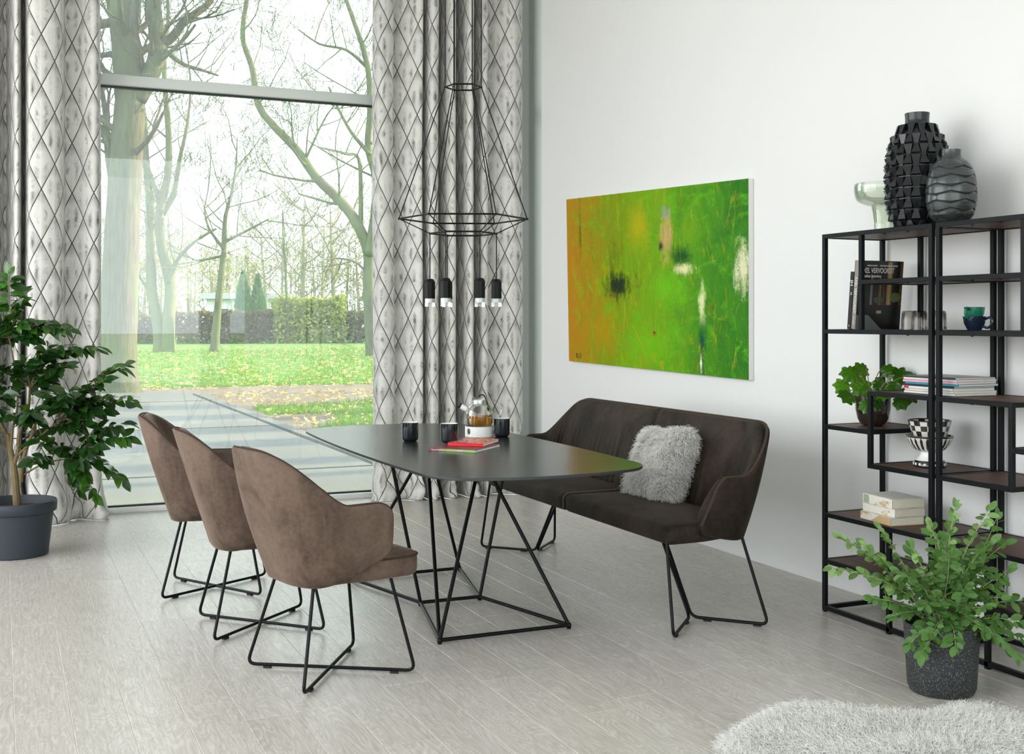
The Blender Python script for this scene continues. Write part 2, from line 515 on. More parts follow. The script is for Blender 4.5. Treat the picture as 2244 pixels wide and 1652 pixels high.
def painting_mat():
    t = NT('oil_painting')
    u = t.uv()
    sp = t.n('ShaderNodeSeparateXYZ'); t.l(u, sp.inputs[0])
    n1 = t.noise(t.map(u, (7, 2.6, 1)), 1.0, 7, 0.68, 1.4)
    n2 = t.noise(t.map(u, (34, 5.5, 1)), 1.0, 8, 0.74, 1.0)
    n3 = t.noise(t.map(u, (10, 8, 1), (5, 3, 0)), 1.0, 8, 0.74, 1.2)
    n4 = t.noise(t.map(u, (60, 42, 1), (1, 8, 0)), 1.0, 6, 0.75, 0.6)
    wob = t.math('MULTIPLY', t.math('SUBTRACT', n1, 0.5), 0.8)
    U = t.math('ADD', t.math('ADD', sp.outputs[0], wob), t.math('MULTIPLY', t.math('SUBTRACT', n2, 0.5), 0.45), clamp=True)
    c = t.ramp(U, [(0.0, (0.40, 0.195, 0.003)), (0.13, (0.31, 0.22, 0.005)), (0.30, (0.17, 0.25, 0.008)), (0.52, (0.15, 0.31, 0.010)), (0.75, (0.065, 0.23, 0.012)), (1.0, (0.024, 0.135, 0.015))])
    def over(c, n, th, k, colr):
        return t.mix(t.math('MULTIPLY', t.math('SUBTRACT', n, th, clamp=True), k, clamp=True), c, colr)
    c = over(c, n3, 0.53, 5.0, (0.11, 0.42, 0.006))
    c = over(c, n2, 0.545, 4.5, (0.42, 0.40, 0.05))
    c = over(c, t.math('SUBTRACT', 1.0, n2), 0.56, 4.5, (0.05, 0.12, 0.010))
    c = over(c, n1, 0.60, 4.0, (0.34, 0.20, 0.01))
    c = over(c, n4, 0.64, 6.0, (0.55, 0.55, 0.20))
    c = over(c, t.math('SUBTRACT', 1.0, n4), 0.66, 6.0, (0.03, 0.10, 0.01))
    V = sp.outputs[1]
    def blob(c, cu, cv, ru, rv, colr, amt=1.0, edge=0.95, nz=None):
        nn = nz or n2
        du = t.math('DIVIDE', t.math('SUBTRACT', sp.outputs[0], cu), ru)
        dv = t.math('DIVIDE', t.math('SUBTRACT', V, cv), rv)
        r = t.math('SQRT', t.math('ADD', t.math('MULTIPLY', du, du), t.math('MULTIPLY', dv, dv)))
        r = t.math('ADD', r, t.math('MULTIPLY', t.math('SUBTRACT', nn, 0.5), 2.9))
        r = t.math('ADD', r, t.math('MULTIPLY', t.math('SUBTRACT', n4, 0.5), 1.6))
        m = t.math('MULTIPLY', t.math('SUBTRACT', 1.0, t.math('MULTIPLY', t.math('SUBTRACT', r, 1.0 - edge), 1.0 / edge), clamp=True), amt, clamp=True)
        return t.mix(m, c, colr)
    c = blob(c, 0.02, 0.45, 0.055, 0.5, (0.42, 0.185, 0.003), 0.7)
    c = blob(c, 0.24, 0.20, 0.12, 0.16, (0.40, 0.23, 0.005), 0.75)
    c = blob(c, 0.50, 0.14, 0.2, 0.14, (0.14, 0.42, 0.008), 0.75)
    c = blob(c, 0.46, 0.80, 0.08, 0.16, (0.50, 0.36, 0.05), 0.7)
    c = blob(c, 0.32, 0.62, 0.06, 0.13, (0.12, 0.17, 0.02), 0.8)
    c = blob(c, 0.34, 0.475, 0.105, 0.095, (0.008, 0.022, 0.006), 1.2)
    c = blob(c, 0.095, 0.82, 0.014, 0.2, (0.05, 0.12, 0.01), 1.0)
    c = blob(c, 0.61, 0.73, 0.038, 0.17, (0.52, 0.34, 0.17), 1.1)
    c = blob(c, 0.605, 0.87, 0.03, 0.06, (0.25, 0.30, 0.26), 0.8)
    c = blob(c, 0.585, 0.68, 0.02, 0.035, (0.02, 0.03, 0.02), 1.0)
    c = blob(c, 0.69, 0.63, 0.06, 0.075, (0.01, 0.06, 0.012), 1.2)
    c = blob(c, 0.70, 0.555, 0.06, 0.035, (0.66, 0.66, 0.38), 1.2)
    c = blob(c, 0.975, 0.56, 0.04, 0.15, (0.62, 0.62, 0.42), 1.3)
    c = blob(c, 0.79, 0.36, 0.018, 0.12, (0.62, 0.66, 0.36), 1.2)
    c = blob(c, 0.79, 0.15, 0.02, 0.17, (0.005, 0.06, 0.035), 1.2)
    c = blob(c, 0.785, 0.07, 0.007, 0.06, (0.72, 0.76, 0.6), 1.3)
    c = blob(c, 0.545, 0.205, 0.011, 0.018, (0.20, 0.012, 0.005), 1.4)
    c = blob(c, 0.62, 0.45, 0.1, 0.12, (0.12, 0.46, 0.010), 0.7)
    hs = t.n('ShaderNodeHueSaturation'); hs.inputs['Saturation'].default_value = 1.12; hs.inputs['Value'].default_value = 1.22
    t.l(c, hs.inputs['Color']); t.col(hs.outputs[0])
    t.set(Roughness=0.5); t.b.inputs['Specular IOR Level'].default_value = 0.22
    t.bump(t.math('ADD', n2, n4), 0.55, 0.006)
    return t.m
M['painting'] = painting_mat()
M['canvas'] = plain('canvas_edge', (0.80, 0.80, 0.77), 0.8, bump=0.1, bscale=500)

def leafmat(name, c1, c2, rough=0.32, spec=0.5, trans=0.25):
    t = NT(name)
    rnd = t.n('ShaderNodeObjectInfo').outputs['Random']
    n = t.noise(t.obj(), 40, 2)
    k = t.math('ADD', t.math('MULTIPLY', rnd, 0.8), t.math('MULTIPLY', n, 0.2))
    c = t.ramp(k, [(0.1, c1), (0.9, c2)])
    t.col(c)
    t.set(Roughness=rough); t.b.inputs['Specular IOR Level'].default_value = spec
    tl = t.n('ShaderNodeBsdfTranslucent'); mx = t.n('ShaderNodeMixShader')
    t.l(t.mix(0.5, c, (0.35, 0.55, 0.05)), tl.inputs[0])
    mx.inputs[0].default_value = trans
    t.l(t.b.outputs[0], mx.inputs[1]); t.l(tl.outputs[0], mx.inputs[2]); t.l(mx.outputs[0], t.out.inputs[0])
    return t.m
M['camellia'] = leafmat('camellia_leaf', (0.008, 0.040, 0.008), (0.045, 0.150, 0.016), 0.22, 0.5, 0.12)
M['shrub'] = leafmat('shrub_leaf', (0.06, 0.17, 0.035), (0.30, 0.47, 0.17), 0.42, 0.4, 0.25)
M['philo'] = leafmat('philodendron_leaf', (0.016, 0.085, 0.005), (0.075, 0.24, 0.010), 0.2, 0.6, 0.2)
M['stem_green'] = plain('green_stem', (0.22, 0.22, 0.07), 0.6, var=0.3, vscale=30)
M['stem_pale'] = plain('pale_stem', (0.30, 0.33, 0.16), 0.6, var=0.3, vscale=30)
M['stem_brown'] = plain('brown_stem', (0.16, 0.12, 0.055), 0.7, var=0.35, vscale=30, bump=0.2)
M['soil'] = plain('potting_soil', (0.045, 0.022, 0.014), 0.95, var=0.6, vscale=60, bump=0.8, bscale=90)
M['pot_blue'] = plain('slate_blue_plastic', (0.030, 0.040, 0.052), 0.55, var=0.08, bump=0.04, bscale=200)
def speckle():
    t = NT('speckled_stoneware')
    o = t.obj()
    n = t.noise(o, 260, 2, 0.6)
    t.col(t.ramp(n, [(0.0, (0.010, 0.012, 0.013)), (0.585, (0.018, 0.021, 0.022)), (0.66, (0.22, 0.23, 0.22))]))
    t.set(Roughness=0.7); t.bump(n, 0.25, 0.002)
    return t.m
M['pot_speckle'] = speckle()
def vase_glaze(name, base):
    t = NT(name)
    o = t.obj()
    n = t.noise(t.map(o, (3, 3, 120)), 1.0, 3)
    t.col(t.mix(n, tuple(x * 0.7 for x in base), tuple(x * 1.5 for x in base)))
    t.set(Roughness=0.30, Metallic=0.25); t.b.inputs['Coat Weight'].default_value = 0.25
    t.rough(t.math('ADD', t.math('MULTIPLY', n, 0.14), 0.22))
    t.bump(n, 0.06, 0.001)
    return t.m
M['vase_dark'] = vase_glaze('graphite_glaze', (0.008, 0.010, 0.012))
M['vase_grey'] = vase_glaze('gunmetal_glaze', (0.038, 0.044, 0.045))
def fur_mat(name, c1, c2):
    t = NT(name)
    hi = t.n('ShaderNodeHairInfo')
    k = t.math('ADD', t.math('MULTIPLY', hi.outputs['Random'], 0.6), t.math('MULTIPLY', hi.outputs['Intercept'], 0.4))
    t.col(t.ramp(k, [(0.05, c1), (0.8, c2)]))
    t.set(Roughness=0.6); t.b.inputs['Specular IOR Level'].default_value = 0.3
    return t.m
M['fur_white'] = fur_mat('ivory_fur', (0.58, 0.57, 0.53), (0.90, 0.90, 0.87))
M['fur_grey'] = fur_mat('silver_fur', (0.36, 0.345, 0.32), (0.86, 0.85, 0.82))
M['fur_skin'] = plain('fur_backing', (0.36, 0.345, 0.325), 0.9, var=0.08)

# ------------------------------------------------------------------ room
WX = 3.87          # right wall plane
WY = 8.63          # window plane
CEIL = 4.45
XL, YB = -4.0, -3.0

fl = box('floor', ((XL + WX) / 2, (YB + WY) / 2, -0.0514), (WX - XL, WY - YB, 0.1), M['subfloor'])
tag(fl, 'pale limed oak plank floor of the dining room', 'floor', kind='structure')
PW = 0.178
rng = random.Random(5)
plank_cache = {}
x = 0.400 - PW * 13
while x < WX - 0.01:
    y = 0.6 - rng.random() * 1.1
    x1 = min(x + PW, WX - 0.003)
    while y < WY - 0.05:
        L = rng.choice((1.05, 1.25, 1.45))
        y0, y1 = max(y, 0.6), min(y + L, WY - 0.02)
        if y1 - y0 > 0.05 and x1 - x > 0.02:
            key = (round(x1 - x, 3), round(y1 - y0, 3))
            c = ((x + x1) / 2, (y0 + y1) / 2, -0.006)
            if key in plank_cache:
                o = bpy.data.objects.new('floor_plank', plank_cache[key]); o.location = c; link(o)
            else:
                o = box('floor_plank', c, (x1 - x - 0.0016, y1 - y0 - 0.0016, 0.0118), M['floor'], bevel=0.0012, seg=1)
                plank_cache[key] = o.data
            o.parent = fl; o.matrix_parent_inverse = fl.matrix_world.inverted() if False else Matrix.Translation(-fl.location)
        y += L
    x += PW

wr = MB(); wr.box((WX + 0.13, (YB + 8.22) / 2, CEIL / 2 - 0.1), (0.26, 8.22 - YB, CEIL + 0.2))
tag(wr.build('wall_right', M['wall'], deg=None, smooth=False), 'tall white plastered wall behind the bench and shelving', 'wall', kind='structure')
c = MB(); c.box(((XL + WX) / 2, (YB + WY) / 2, CEIL + 0.1), (WX - XL + 0.6, WY - YB + 0.4, 0.2))
tag(c.build('ceiling', M['ceiling'], smooth=False, deg=None), 'white ceiling high above the dining room', 'ceiling', kind='structure')
# left side of the hall: piers, parapet and lintel around its tall glazing
w = MB(); w.box((XL - 0.1, (YB + WY) / 2, 0.15), (0.2, WY - YB, 0.3)); w.box((XL - 0.1, (YB + WY) / 2, CEIL - 0.2), (0.2, WY - YB, 0.4))
for yy in (YB + 0.2, 0.9, 4.7, WY - 0.3): w.box((XL - 0.1, yy, CEIL / 2), (0.2, 0.4, CEIL))
tag(w.build('wall_left', M['wall'], smooth=False, deg=None), 'white piers and parapet around the glazing on the left side', 'wall', kind='structure')
w = MB(); w.box(((XL + WX) / 2, YB - 0.1, 0.15), (WX - XL, 0.2, 0.3)); w.box(((XL + WX) / 2, YB - 0.1, CEIL - 0.2), (WX - XL, 0.2, 0.4))
for xx in (XL + 0.2, 0.0, WX - 0.5): w.box((xx, YB - 0.1, CEIL / 2), (0.5, 0.2, CEIL))
tag(w.build('wall_rear', M['wall'], smooth=False, deg=None), 'white wall at the rear of the room behind the viewer', 'wall', kind='structure')
w = MB(); w.box(((XL - 0.9) / 2, WY + 0.1, CEIL / 2), (-0.9 - XL, 0.2, CEIL))
tag(w.build('wall_front', M['wall'], smooth=False, deg=None), 'white wall beside the garden window behind the pale curtain', 'wall', kind='structure')

# garden window: sill track, transom, side post, two panes
win = empty('window_1', (1.4, WY, 0)); tag(win, 'tall fixed garden window with one grey horizontal transom bar', 'window', kind='structure')
def wbox(name, c, s, mat, bev=0.004):
    return box(name, (c[0] - 1.4, c[1] - WY, c[2]), s, mat, win, bevel=bev)
wx0, wx1 = -0.9, 3.84
wm, ww = (wx0 + wx1) / 2, wx1 - wx0
wbox('transom', (wm, WY - 0.015, 3.033), (ww, 0.07, 0.078), M['frame_grey'], 0.012)
wbox('transom_gasket', (wm, WY + 0.0, 2.99), (ww, 0.045, 0.012), M['frame_dark'], 0.0)
wbox('sill_track', (wm, WY - 0.02, 0.008), (ww, 0.10, 0.05), M['white_ceramic'], 0.004)
wbox('sill_gasket', (wm, WY + 0.0, 0.038), (ww, 0.03, 0.012), M['frame_dark'], 0.0)
wbox('side_post', (wx0 + 0.03, WY, CEIL / 2), (0.06, 0.08, CEIL), M['frame_grey'])
wbox('pane', (wm, WY + 0.005, 1.515), (ww - 0.06, 0.008, 2.95), M['pane'], 0.0)
wbox('pane', (wm, WY + 0.005, 3.72), (ww - 0.06, 0.008, 1.30), M['pane'], 0.0)
tr = MB(); tr.box((4.02, 8.50, CEIL / 2 - 0.1), (0.22, 0.55, CEIL + 0.2)); tr.box((3.885, 8.60, CEIL / 2 - 0.1), (0.09, 0.10, CEIL + 0.2))
tag(tr.build('trim_1', M['frame_grey'], smooth=False, deg=None), 'grey green metal frame strip between curtain and white wall', 'trim', kind='structure')

# ------------------------------------------------------------------ curtains
def curtain(name, ctrl, label, seed):
    rr = random.Random(seed)
    root = empty(name, (ctrl[len(ctrl) // 2][0], 8.35, 0))
    path = catmull([(a, 8.35 + b * 1.7, 0) for a, b in ctrl], 9)
    n = len(path)
    arc = [0.0]
    for i in range(1, n): arc.append(arc[-1] + (path[i] - path[i - 1]).length)
    rows = [0.0, 0.012, 0.03, 0.055, 0.085, 0.12, 0.16, 0.21, 0.27, 0.34] + [0.34 + (4.25 - 0.34) * k / 46 for k in range(1, 47)]
    V = []; UV = []
    x0, x1 = path[0].x, path[-1].x
    mid = (min(p.x for p in path) + max(p.x for p in path)) / 2
    for z in rows:
        for i, p in enumerate(path):
            k = sstep(0.42, 0.0, z)                       # crumpled hem
            nz = mnoise.noise((p.x * 5.0, z * 5.0, seed))
            n2 = mnoise.noise((p.x * 13.0, z * 16.0, seed + 9.0))
            sw = 0.012 * mnoise.noise((p.x * 2.2, z * 0.55, seed + 3.0))
            x = p.x + sw + k * (0.035 * nz + 0.02 * n2) + (p.x - mid) * 0.05 * k
            damp = 1.0 + 0.10 * mnoise.noise((p.x * 1.3, z * 0.5, seed + 5.0))
            y = 8.35 + (p.y - 8.35) * damp - k * (0.05 + 0.06 * nz + 0.03 * n2)
            zz = max(0.004, z + (0.012 * abs(n2) if z < 0.02 else 0) + 0.02 * k * n2 * (1 if z > 0.02 else 0))
            V.append((x - root.location.x, y - 8.35, zz))
            UV.append((arc[i] / 0.168, z / 0.34))
    F = []
    for r in range(len(rows) - 1):
        for i in range(n - 1):
            F.append((r * n + i, r * n + i + 1, (r + 1) * n + i + 1, (r + 1) * n + i))
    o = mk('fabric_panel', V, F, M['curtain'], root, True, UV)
    sm = o.modifiers.new('thickness', 'SOLIDIFY'); sm.thickness = 0.003; sm.offset = 0
    hem = MB(); hem.tube([Vector(V[i]) + Vector((0, 0, 0.004)) for i in range(0, n, 2)], 0.004, 6)
    hem.build('hem', M['curtain'], root, uvs=None)
    head = MB(); head.box((mid - root.location.x, 0, 4.285), (x1 - x0 + 0.1, 0.06, 0.07))
    head.build('header_tape', M['canvas'], root, smooth=False, deg=None)
    tag(root, label, 'curtain', 'patterned window curtains')
    return root

curtain('window_curtain', [(-0.75, .05), (-0.66, -.06), (-0.52, -.05), (-0.46, .07), (-0.38, -.05), (-0.26, -.06), (-0.20, .07), (-0.14, -.04), (-0.05, -.05), (0.0, .05), (0.035, .08), (0.06, .02), (0.085, -.04), (0.115, -.04), (0.135, .09), (0.15, .10), (0.165, -.04), (0.25, -.065), (0.35, -.05), (0.39, -.01), (0.405, .05), (0.48, .045), (0.56, .0), (0.61, .0), (0.632, .05)],
        'grey lozenge patterned curtain hanging behind the potted camellia', 2)
curtain('window_curtain', [(2.585, .08), (2.56, .02), (2.60, -.03), (2.69, -.02), (2.72, .03), (2.80, .0), (2.89, -.05), (2.915, -.02), (2.925, .10), (2.945, .12), (2.955, -.02), (2.98, -.065), (3.03, -.05), (3.05, .03), (3.085, .08), (3.10, -.01), (3.13, -.06), (3.17, -.05), (3.19, .03), (3.235, .10), (3.25, .0), (3.27, -.06), (3.31, -.055), (3.325, .02), (3.365, .09), (3.38, -.01), (3.40, -.05), (3.44, -.04), (3.46, .02), (3.54, .0), (3.64, -.045), (3.73, -.03), (3.775, .01), (3.79, .06)],
        'grey lozenge patterned curtain hanging behind the pendant lamp', 7)

# ------------------------------------------------------------------ upholstered shells (chair and bench)
def shell_grid(P, th0, th1, ns, nt, t0=0.0, t1=1.0, pleat=None):
    """closed sheet between inward offsets th0 and th1 of the shell surface"""
    def plan(p):
        a = abs(p)
        pa, pb = P['pa'], P['pb']
        cl, w = P['cl'], 1.0
        if a < pa: cx, cyf, seg = 0.0, (a / pa if pa > 0 else 0), 0
        elif a < pb:
            th = (a - pa) / (pb - pa) * PI / 2
            cx = P['k'] * (1 - max(0, math.cos(th)) ** (2 / P['n'])); cyf = max(0, math.sin(th)) ** (2 / P['n']); seg = 1
        else:
            cx = P['k'] + (1 - P['k']) * (a - pb) / (1 - pb); cyf = 1.0; seg = 2
        return cx, cyf, seg
    def pt(p, t):
        cx, cyf, seg = plan(p)
        zt = P['zt'](cx); zb = P['zb'](cx)
        rho = P['rho']
        if cx > 1 - rho:
            q = (cx - (1 - rho)) / rho
            dr = P['rc'] * (1 - math.sqrt(max(0, 1 - q * q)))
            zt -= dr; zb += dr * P.get('rcb', 1.0)
        z = zb + t * (zt - zb)
        w = P['w'](z); r = P['r'](z)
        y = (cyf * (w - P['cl'])) if seg == 0 else ((w - P['cl']) + P['cl'] * cyf if seg == 1 else w)
        xf = P['xf'](z) if callable(P['xf']) else P['xf']
        x = r + cx * (xf - r)
        return Vector((x, math.copysign(y, p) if p != 0 else 0.0, z))
    ps = []
    for i in range(ns):
        q = -1 + 2 * i / (ns - 1)
        ps.append(math.copysign(1 - (1 - abs(q)) ** 1.35 if abs(q) > 0 else 0, q) * 0.9999)
    G0, G1 = [], []
    for p in ps:
        c0, c1 = [], []
        for j in range(nt):
            t = t0 + (t1 - t0) * j / (nt - 1)
            e = 0.004
            a = pt(max(-0.9999, p - e), t); b = pt(min(0.9999, p + e), t)
            lo = pt(p, max(0, t - 0.01)); hi = pt(p, min(1, t + 0.01))
            nrm = (b - a).cross(hi - lo)
            nrm.normalize()
            c = pt(p, t)
            if nrm.dot(Vector((0.0 - c.x, -c.y, 0))) < 0: nrm = -nrm
            nrm.z *= 0.5
            th = th1
            if pleat: th += pleat(p, t, c)
            c0.append(c + nrm * th0); c1.append(c + nrm * th)
        G0.append(c0); G1.append(c1)
    V = []; F = []
    # profile ring per p : outer bottom->top, rounded top, inner top->bottom, rounded bottom
    R = nt * 2 + 2
    for i in range(ns):
        o_, n_ = G0[i], G1[i]
        up = (o_[-1] - o_[-2]).normalized(); dn = (o_[0] - o_[1]).normalized()
        d = (o_[-1] - n_[-1]).length
        ring = list(o_) + [(o_[-1] + n_[-1]) / 2 + up * d * 0.42] + list(reversed(n_)) + [(o_[0] + n_[0]) / 2 + dn * d * 0.30]
        V += ring
    for i in range(ns - 1):
        for j in range(R):
            k = (j + 1) % R
            F.append((i * R + j, (i + 1) * R + j, (i + 1) * R + k, i * R + k))
    F.append(tuple(range(R - 1, -1, -1))); F.append(tuple((ns - 1) * R + k for k in range(R)))
    edge = [G0[i][-1] for i in range(ns)]
    return V, F, G0, G1

def slab(outline, z0, z1, rnd, crown=0.0, steps=4):
    """cushion: rounded slab over a smooth closed outline (list of (x,y))"""
    n = len(outline)
    O = [Vector((p[0], p[1])) for p in outline]
    ctr = sum(O, Vector((0, 0))) / n
    N = []
    for i in range(n):
        t = (O[(i + 1) % n] - O[i - 1]).normalized()
        q = Vector((t.y, -t.x))
        if q.dot(O[i] - ctr) < 0: q = -q
        N.append(q)
    layers = []
    for k in range(steps + 1):
        a = PI / 2 * k / steps
        layers.append((rnd * (1 - math.sin(a)), z0 + rnd * (1 - math.cos(a))))
    for k in range(steps + 1):
        a = PI / 2 * k / steps
        layers.append((rnd * (1 - math.cos(a)), z1 - rnd * (1 - math.sin(a))))
    V = []; F = []
    for ins, z in layers:
        for i in range(n):
            p = O[i] - N[i] * ins; V.append((p.x, p.y, z))
    L = len(layers)
    # crowned top rings
    for s, cz in ((0.86, 0.45), (0.62, 0.8), (0.32, 0.96)):
        for i in range(n):
            p = ctr + (O[i] - N[i] * rnd - ctr) * s; V.append((p.x, p.y, z1 + crown * cz))
    L2 = L + 3
    V.append((ctr.x, ctr.y, z1 + crown)); V.append((ctr.x, ctr.y, z0))
    for l in range(L2 - 1):
        for i in range(n):
            j = (i + 1) % n
            F.append((l * n + i, l * n + j, (l + 1) * n + j, (l + 1) * n + i))
    for i in range(n):
        j = (i + 1) % n
        F.append(((L2 - 1) * n + i, (L2 - 1) * n + j, L2 * n)); F.append((j, i, L2 * n + 1))
    return V, F

def rrect(x0, x1, y0, y1, r, seg=7, bow=0.0):
    pts = []
    for (cx, cy, a0) in ((x1 - r, y1 - r, 0), (x0 + r, y1 - r, PI / 2), (x0 + r, y0 + r, PI), (x1 - r, y0 + r, 3 * PI / 2)):
        for k in range(seg + 1):
            a = a0 + PI / 2 * k / seg
            pts.append((cx + r * math.cos(a), cy + r * math.sin(a)))
    # densify long runs
    out = []
    for i, p in enumerate(pts):
        q = pts[(i + 1) % len(pts)]
        out.append(p)
        d = math.hypot(q[0] - p[0], q[1] - p[1])
        m = int(d / 0.06)
        for k in range(1, m + 1):
            t = k / (m + 1); out.append((lerp(p[0], q[0], t), lerp(p[1], q[1], t)))
    return out

def quad3(z, z0, v0, z1, v1, z2, v2):
    return v0 * (z - z1) * (z - z2) / ((z0 - z1) * (z0 - z2)) + v1 * (z - z0) * (z - z2) / ((z1 - z0) * (z1 - z2)) + v2 * (z - z0) * (z - z1) / ((z2 - z0) * (z2 - z1))

CH = dict(pa=0.0, pb=0.62, cl=None, k=0.50, n=2.5, xf=0.118, rho=0.16, rc=0.05, rcb=0.7,
          zt=lambda cx: 0.874 - 0.209 * sstep(-0.01, 0.585, cx),
          zb=lambda cx: 0.372 + 0.105 * max(0, (cx - 0.12) / 0.88) ** 1.5,
          w=lambda z: quad3(z, 0.37, 0.226, 0.64, 0.272, 0.88, 0.205),
          r=lambda z: lerp(-0.212, -0.372, max(0.0, (z - 0.37) / 0.5) ** 1.05))
class _W(dict): pass

def chair_shell(P, th0, th1, ns, nt, **k):
    Q = dict(P)
    if Q['cl'] is None:
        Q['cl'] = 0.20
        Q['pa'] = 0.001
    return shell_grid(Q, th0, th1, ns, nt, **k)
# on the chair the corner sweeps the whole half width
def make_chair():
    root = empty('dining_chair')
    P = dict(CH); P['cl'] = 0.19; P['pa'] = 0.06
    V, F, G0, G1 = shell_grid(P, 0.0, 0.022, 97, 18)
    o = mk('back_shell', V, F, M['velvet'], root); fixn(o)
    def pleat(p, t, c):
        m = sstep(0.97, 0.6, t) * sstep(0.75, 0.35, abs(p))
        return 0.010 * (abs(math.sin(p * 26)) ** 0.6 - 0.6) * m + 0.012 * math.sin(PI * t)
    V, F, _, _ = shell_grid(P, 0.0215, 0.052, 129, 18, t0=0.02, t1=0.985, pleat=pleat)
    o = mk('inner_upholstery', V, F, M['velvet'], root); fixn(o)
    pp = MB()
    edge = [(G0[i][-1] + G1[i][-1]) / 2 + (G0[i][-1] - G0[i][-2]).normalized() * 0.006 for i in range(len(G0))]
    front_n = [(G0[0][j] + G1[0][j]) / 2 for j in range(len(G0[0]) - 1)]
    front_p = [(G0[-1][j] + G1[-1][j]) / 2 for j in range(len(G0[-1]) - 2, -1, -1)]
    pp.tube(front_n + edge + front_p, 0.0048, 8)
    pp.build('piping', M['piping'], root)
    seam = MB(); cidx = len(G0) // 2
    # seat cushion
    out = []
    for (a, b) in rrect(-0.185, 0.275, -0.232, 0.232, 0.06):
        k = lerp(0.80, 1.0, sstep(-0.2, 0.10, a)); out.append((a, b * k))
    V, F = slab(out, 0.372, 0.468, 0.030, 0.018)
    seat = mk('seat', V, F, M['velvet'], root); fixn(seat)
    sp = MB(); sp.tube([(a * 0.998, b * 0.998, 0.452) for a, b in out], 0.004, 6, closed=True)
    sp.build('seat_piping', M['piping'], seat)
    # two bent tube loops crossing on the floor
    for sgn in (1, -1):
        pts = fillet([(-0.150, -0.150 * sgn, 0.380), (-0.236, -0.236 * sgn, 0.0135), (0.236, 0.236 * sgn, 0.0135), (0.165, 0.165 * sgn, 0.380)], 0.036, 7)
        lg = MB(); lg.tube(pts, 0.0066, 10)
        if sgn < 0:
            lg.v = [(p[0], p[1], p[2]) for p in lg.v]
        leg = lg.build('leg_frame', M['blackmetal'], root)
        for e in (-1, 1):
            g = MB(); g.box((0.178 * e, 0.178 * e * sgn, 0.0045), (0.030, 0.016, 0.009))
            go = g.build('glide', M['glide'], leg, smooth=False, deg=None)
            me = go.data; c0 = Vector((0.178 * e, 0.178 * e * sgn, 0.0045)); a = math.atan2(sgn, 1)
            for vv in me.vertices: vv.co = c0 + Matrix.Rotation(a, 3, 'Z') @ (vv.co - c0)
    mp = MB(); mp.box((0.005, 0, 0.374), (0.34, 0.34, 0.010))
    mp.build('mounting_plate', M['blackmetal'], root, smooth=False, deg=None)
    return root

def copy_tree(o, parent=None):
    c = o.copy(); COL.objects.link(c); c.parent = parent
    for ch in list(o.children): copy_tree(ch, c)
    return c

chair = make_chair()
spots = [((1.165, 4.385, 0), math.radians(13.5), 'taupe velvet dining chair nearest the viewer, its whole back and arm showing'),
         ((1.056, 5.170, 0), math.radians(-1.5), 'taupe velvet dining chair between the other two chairs along the table'),
         ((0.995, 5.960, 0), math.radians(-14.5), 'taupe velvet dining chair nearest the window, beside the potted camellia')]
for i, (loc, rz, lab) in enumerate(spots):
    o = chair if i == 0 else copy_tree(chair)
    o.location = loc; o.rotation_euler = (0, 0, rz)
    tag(o, lab, 'chair', 'velvet dining chairs along the table')

# bench (front faces -X)
bench = empty('upholstered_bench', (2.90, 5.30, 0), PI)
BP = dict(pa=0.46, pb=0.66, cl=0.20, k=0.62, n=2.3, xf=lambda z: lerp(0.135, 0.035, (z - 0.43) / 0.22), rho=0.12, rc=0.055, rcb=0.5,
          zt=lambda cx: 0.882 - 0.225 * sstep(-0.08, 0.60, cx),
          zb=lambda cx: 0.376 + 0.055 * max(0, (cx - 0.15) / 0.85) ** 1.4,
          w=lambda z: quad3(z, 0.37, 1.022, 0.64, 1.045, 0.88, 1.02),
          r=lambda z: lerp(-0.182, -0.322, max(0.0, (z - 0.37) / 0.5)))
V, F, G0, G1 = shell_grid(BP, 0.0, 0.024, 161, 16)
o = mk('back_shell', V, F, M['velvet_dark'], bench); fixn(o)
def bpleat(p, t, c):
    a = abs(p)
    corner = sstep(0.40, 0.50, a) * sstep(0.86, 0.66, a)
    low = sstep(0.85, 0.35, t)
    mid = sstep(0.012, 0.0, a)
    wr_ = 0.013 * math.sin(a * 210) * (0.5 + 0.5 * math.sin(a * 47)) * low * (corner + 0.35)
    return 0.020 * math.sin(PI * min(1, t * 1.02)) ** 0.7 - 0.018 * mid + wr_
V, F, _, _ = shell_grid(BP, 0.0235, 0.052, 521, 18, t0=0.02, t1=0.985, pleat=bpleat)
o = mk('inner_upholstery', V, F, M['velvet_dark'], bench); fixn(o)
pp = MB()
edge = [(G0[i][-1] + G1[i][-1]) / 2 + (G0[i][-1] - G0[i][-2]).normalized() * 0.007 for i in range(len(G0))]
pp.tube([(G0[0][j] + G1[0][j]) / 2 for j in range(len(G0[0]) - 1)] + edge + [(G0[-1][j] + G1[-1][j]) / 2 for j in range(len(G0[-1]) - 2, -1, -1)], 0.0055, 8)
tag(pp.build('piping', M['piping_bench'], bench), 'lighter brown piping along the shell edge')
for s in (-1, 1):
    y0, y1 = (0.002, 1.010) if s > 0 else (-1.010, -0.002)
    ol_ = [(a, b if abs(b) < 0.5 else b * lerp(0.955, 1.0, sstep(-0.1, 0.12, a))) for a, b in rrect(-0.165, 0.285, y0, y1, 0.035, 5)]
    V, F = slab(ol_, 0.380, 0.468, 0.028, 0.016)
    sc = mk('seat_cushion', V, F, M['velvet_dark'], bench); fixn(sc)
    sp = MB(); sp.tube(fillet([(-0.16, s * 0.006, 0.472), (0.262, s * 0.006, 0.470), (0.284, s * 0.006, 0.45), (0.284, s * 0.006, 0.39)], 0.02, 4), 0.003, 6)
    sp.build('seat_seam', M['piping_dark'], sc)
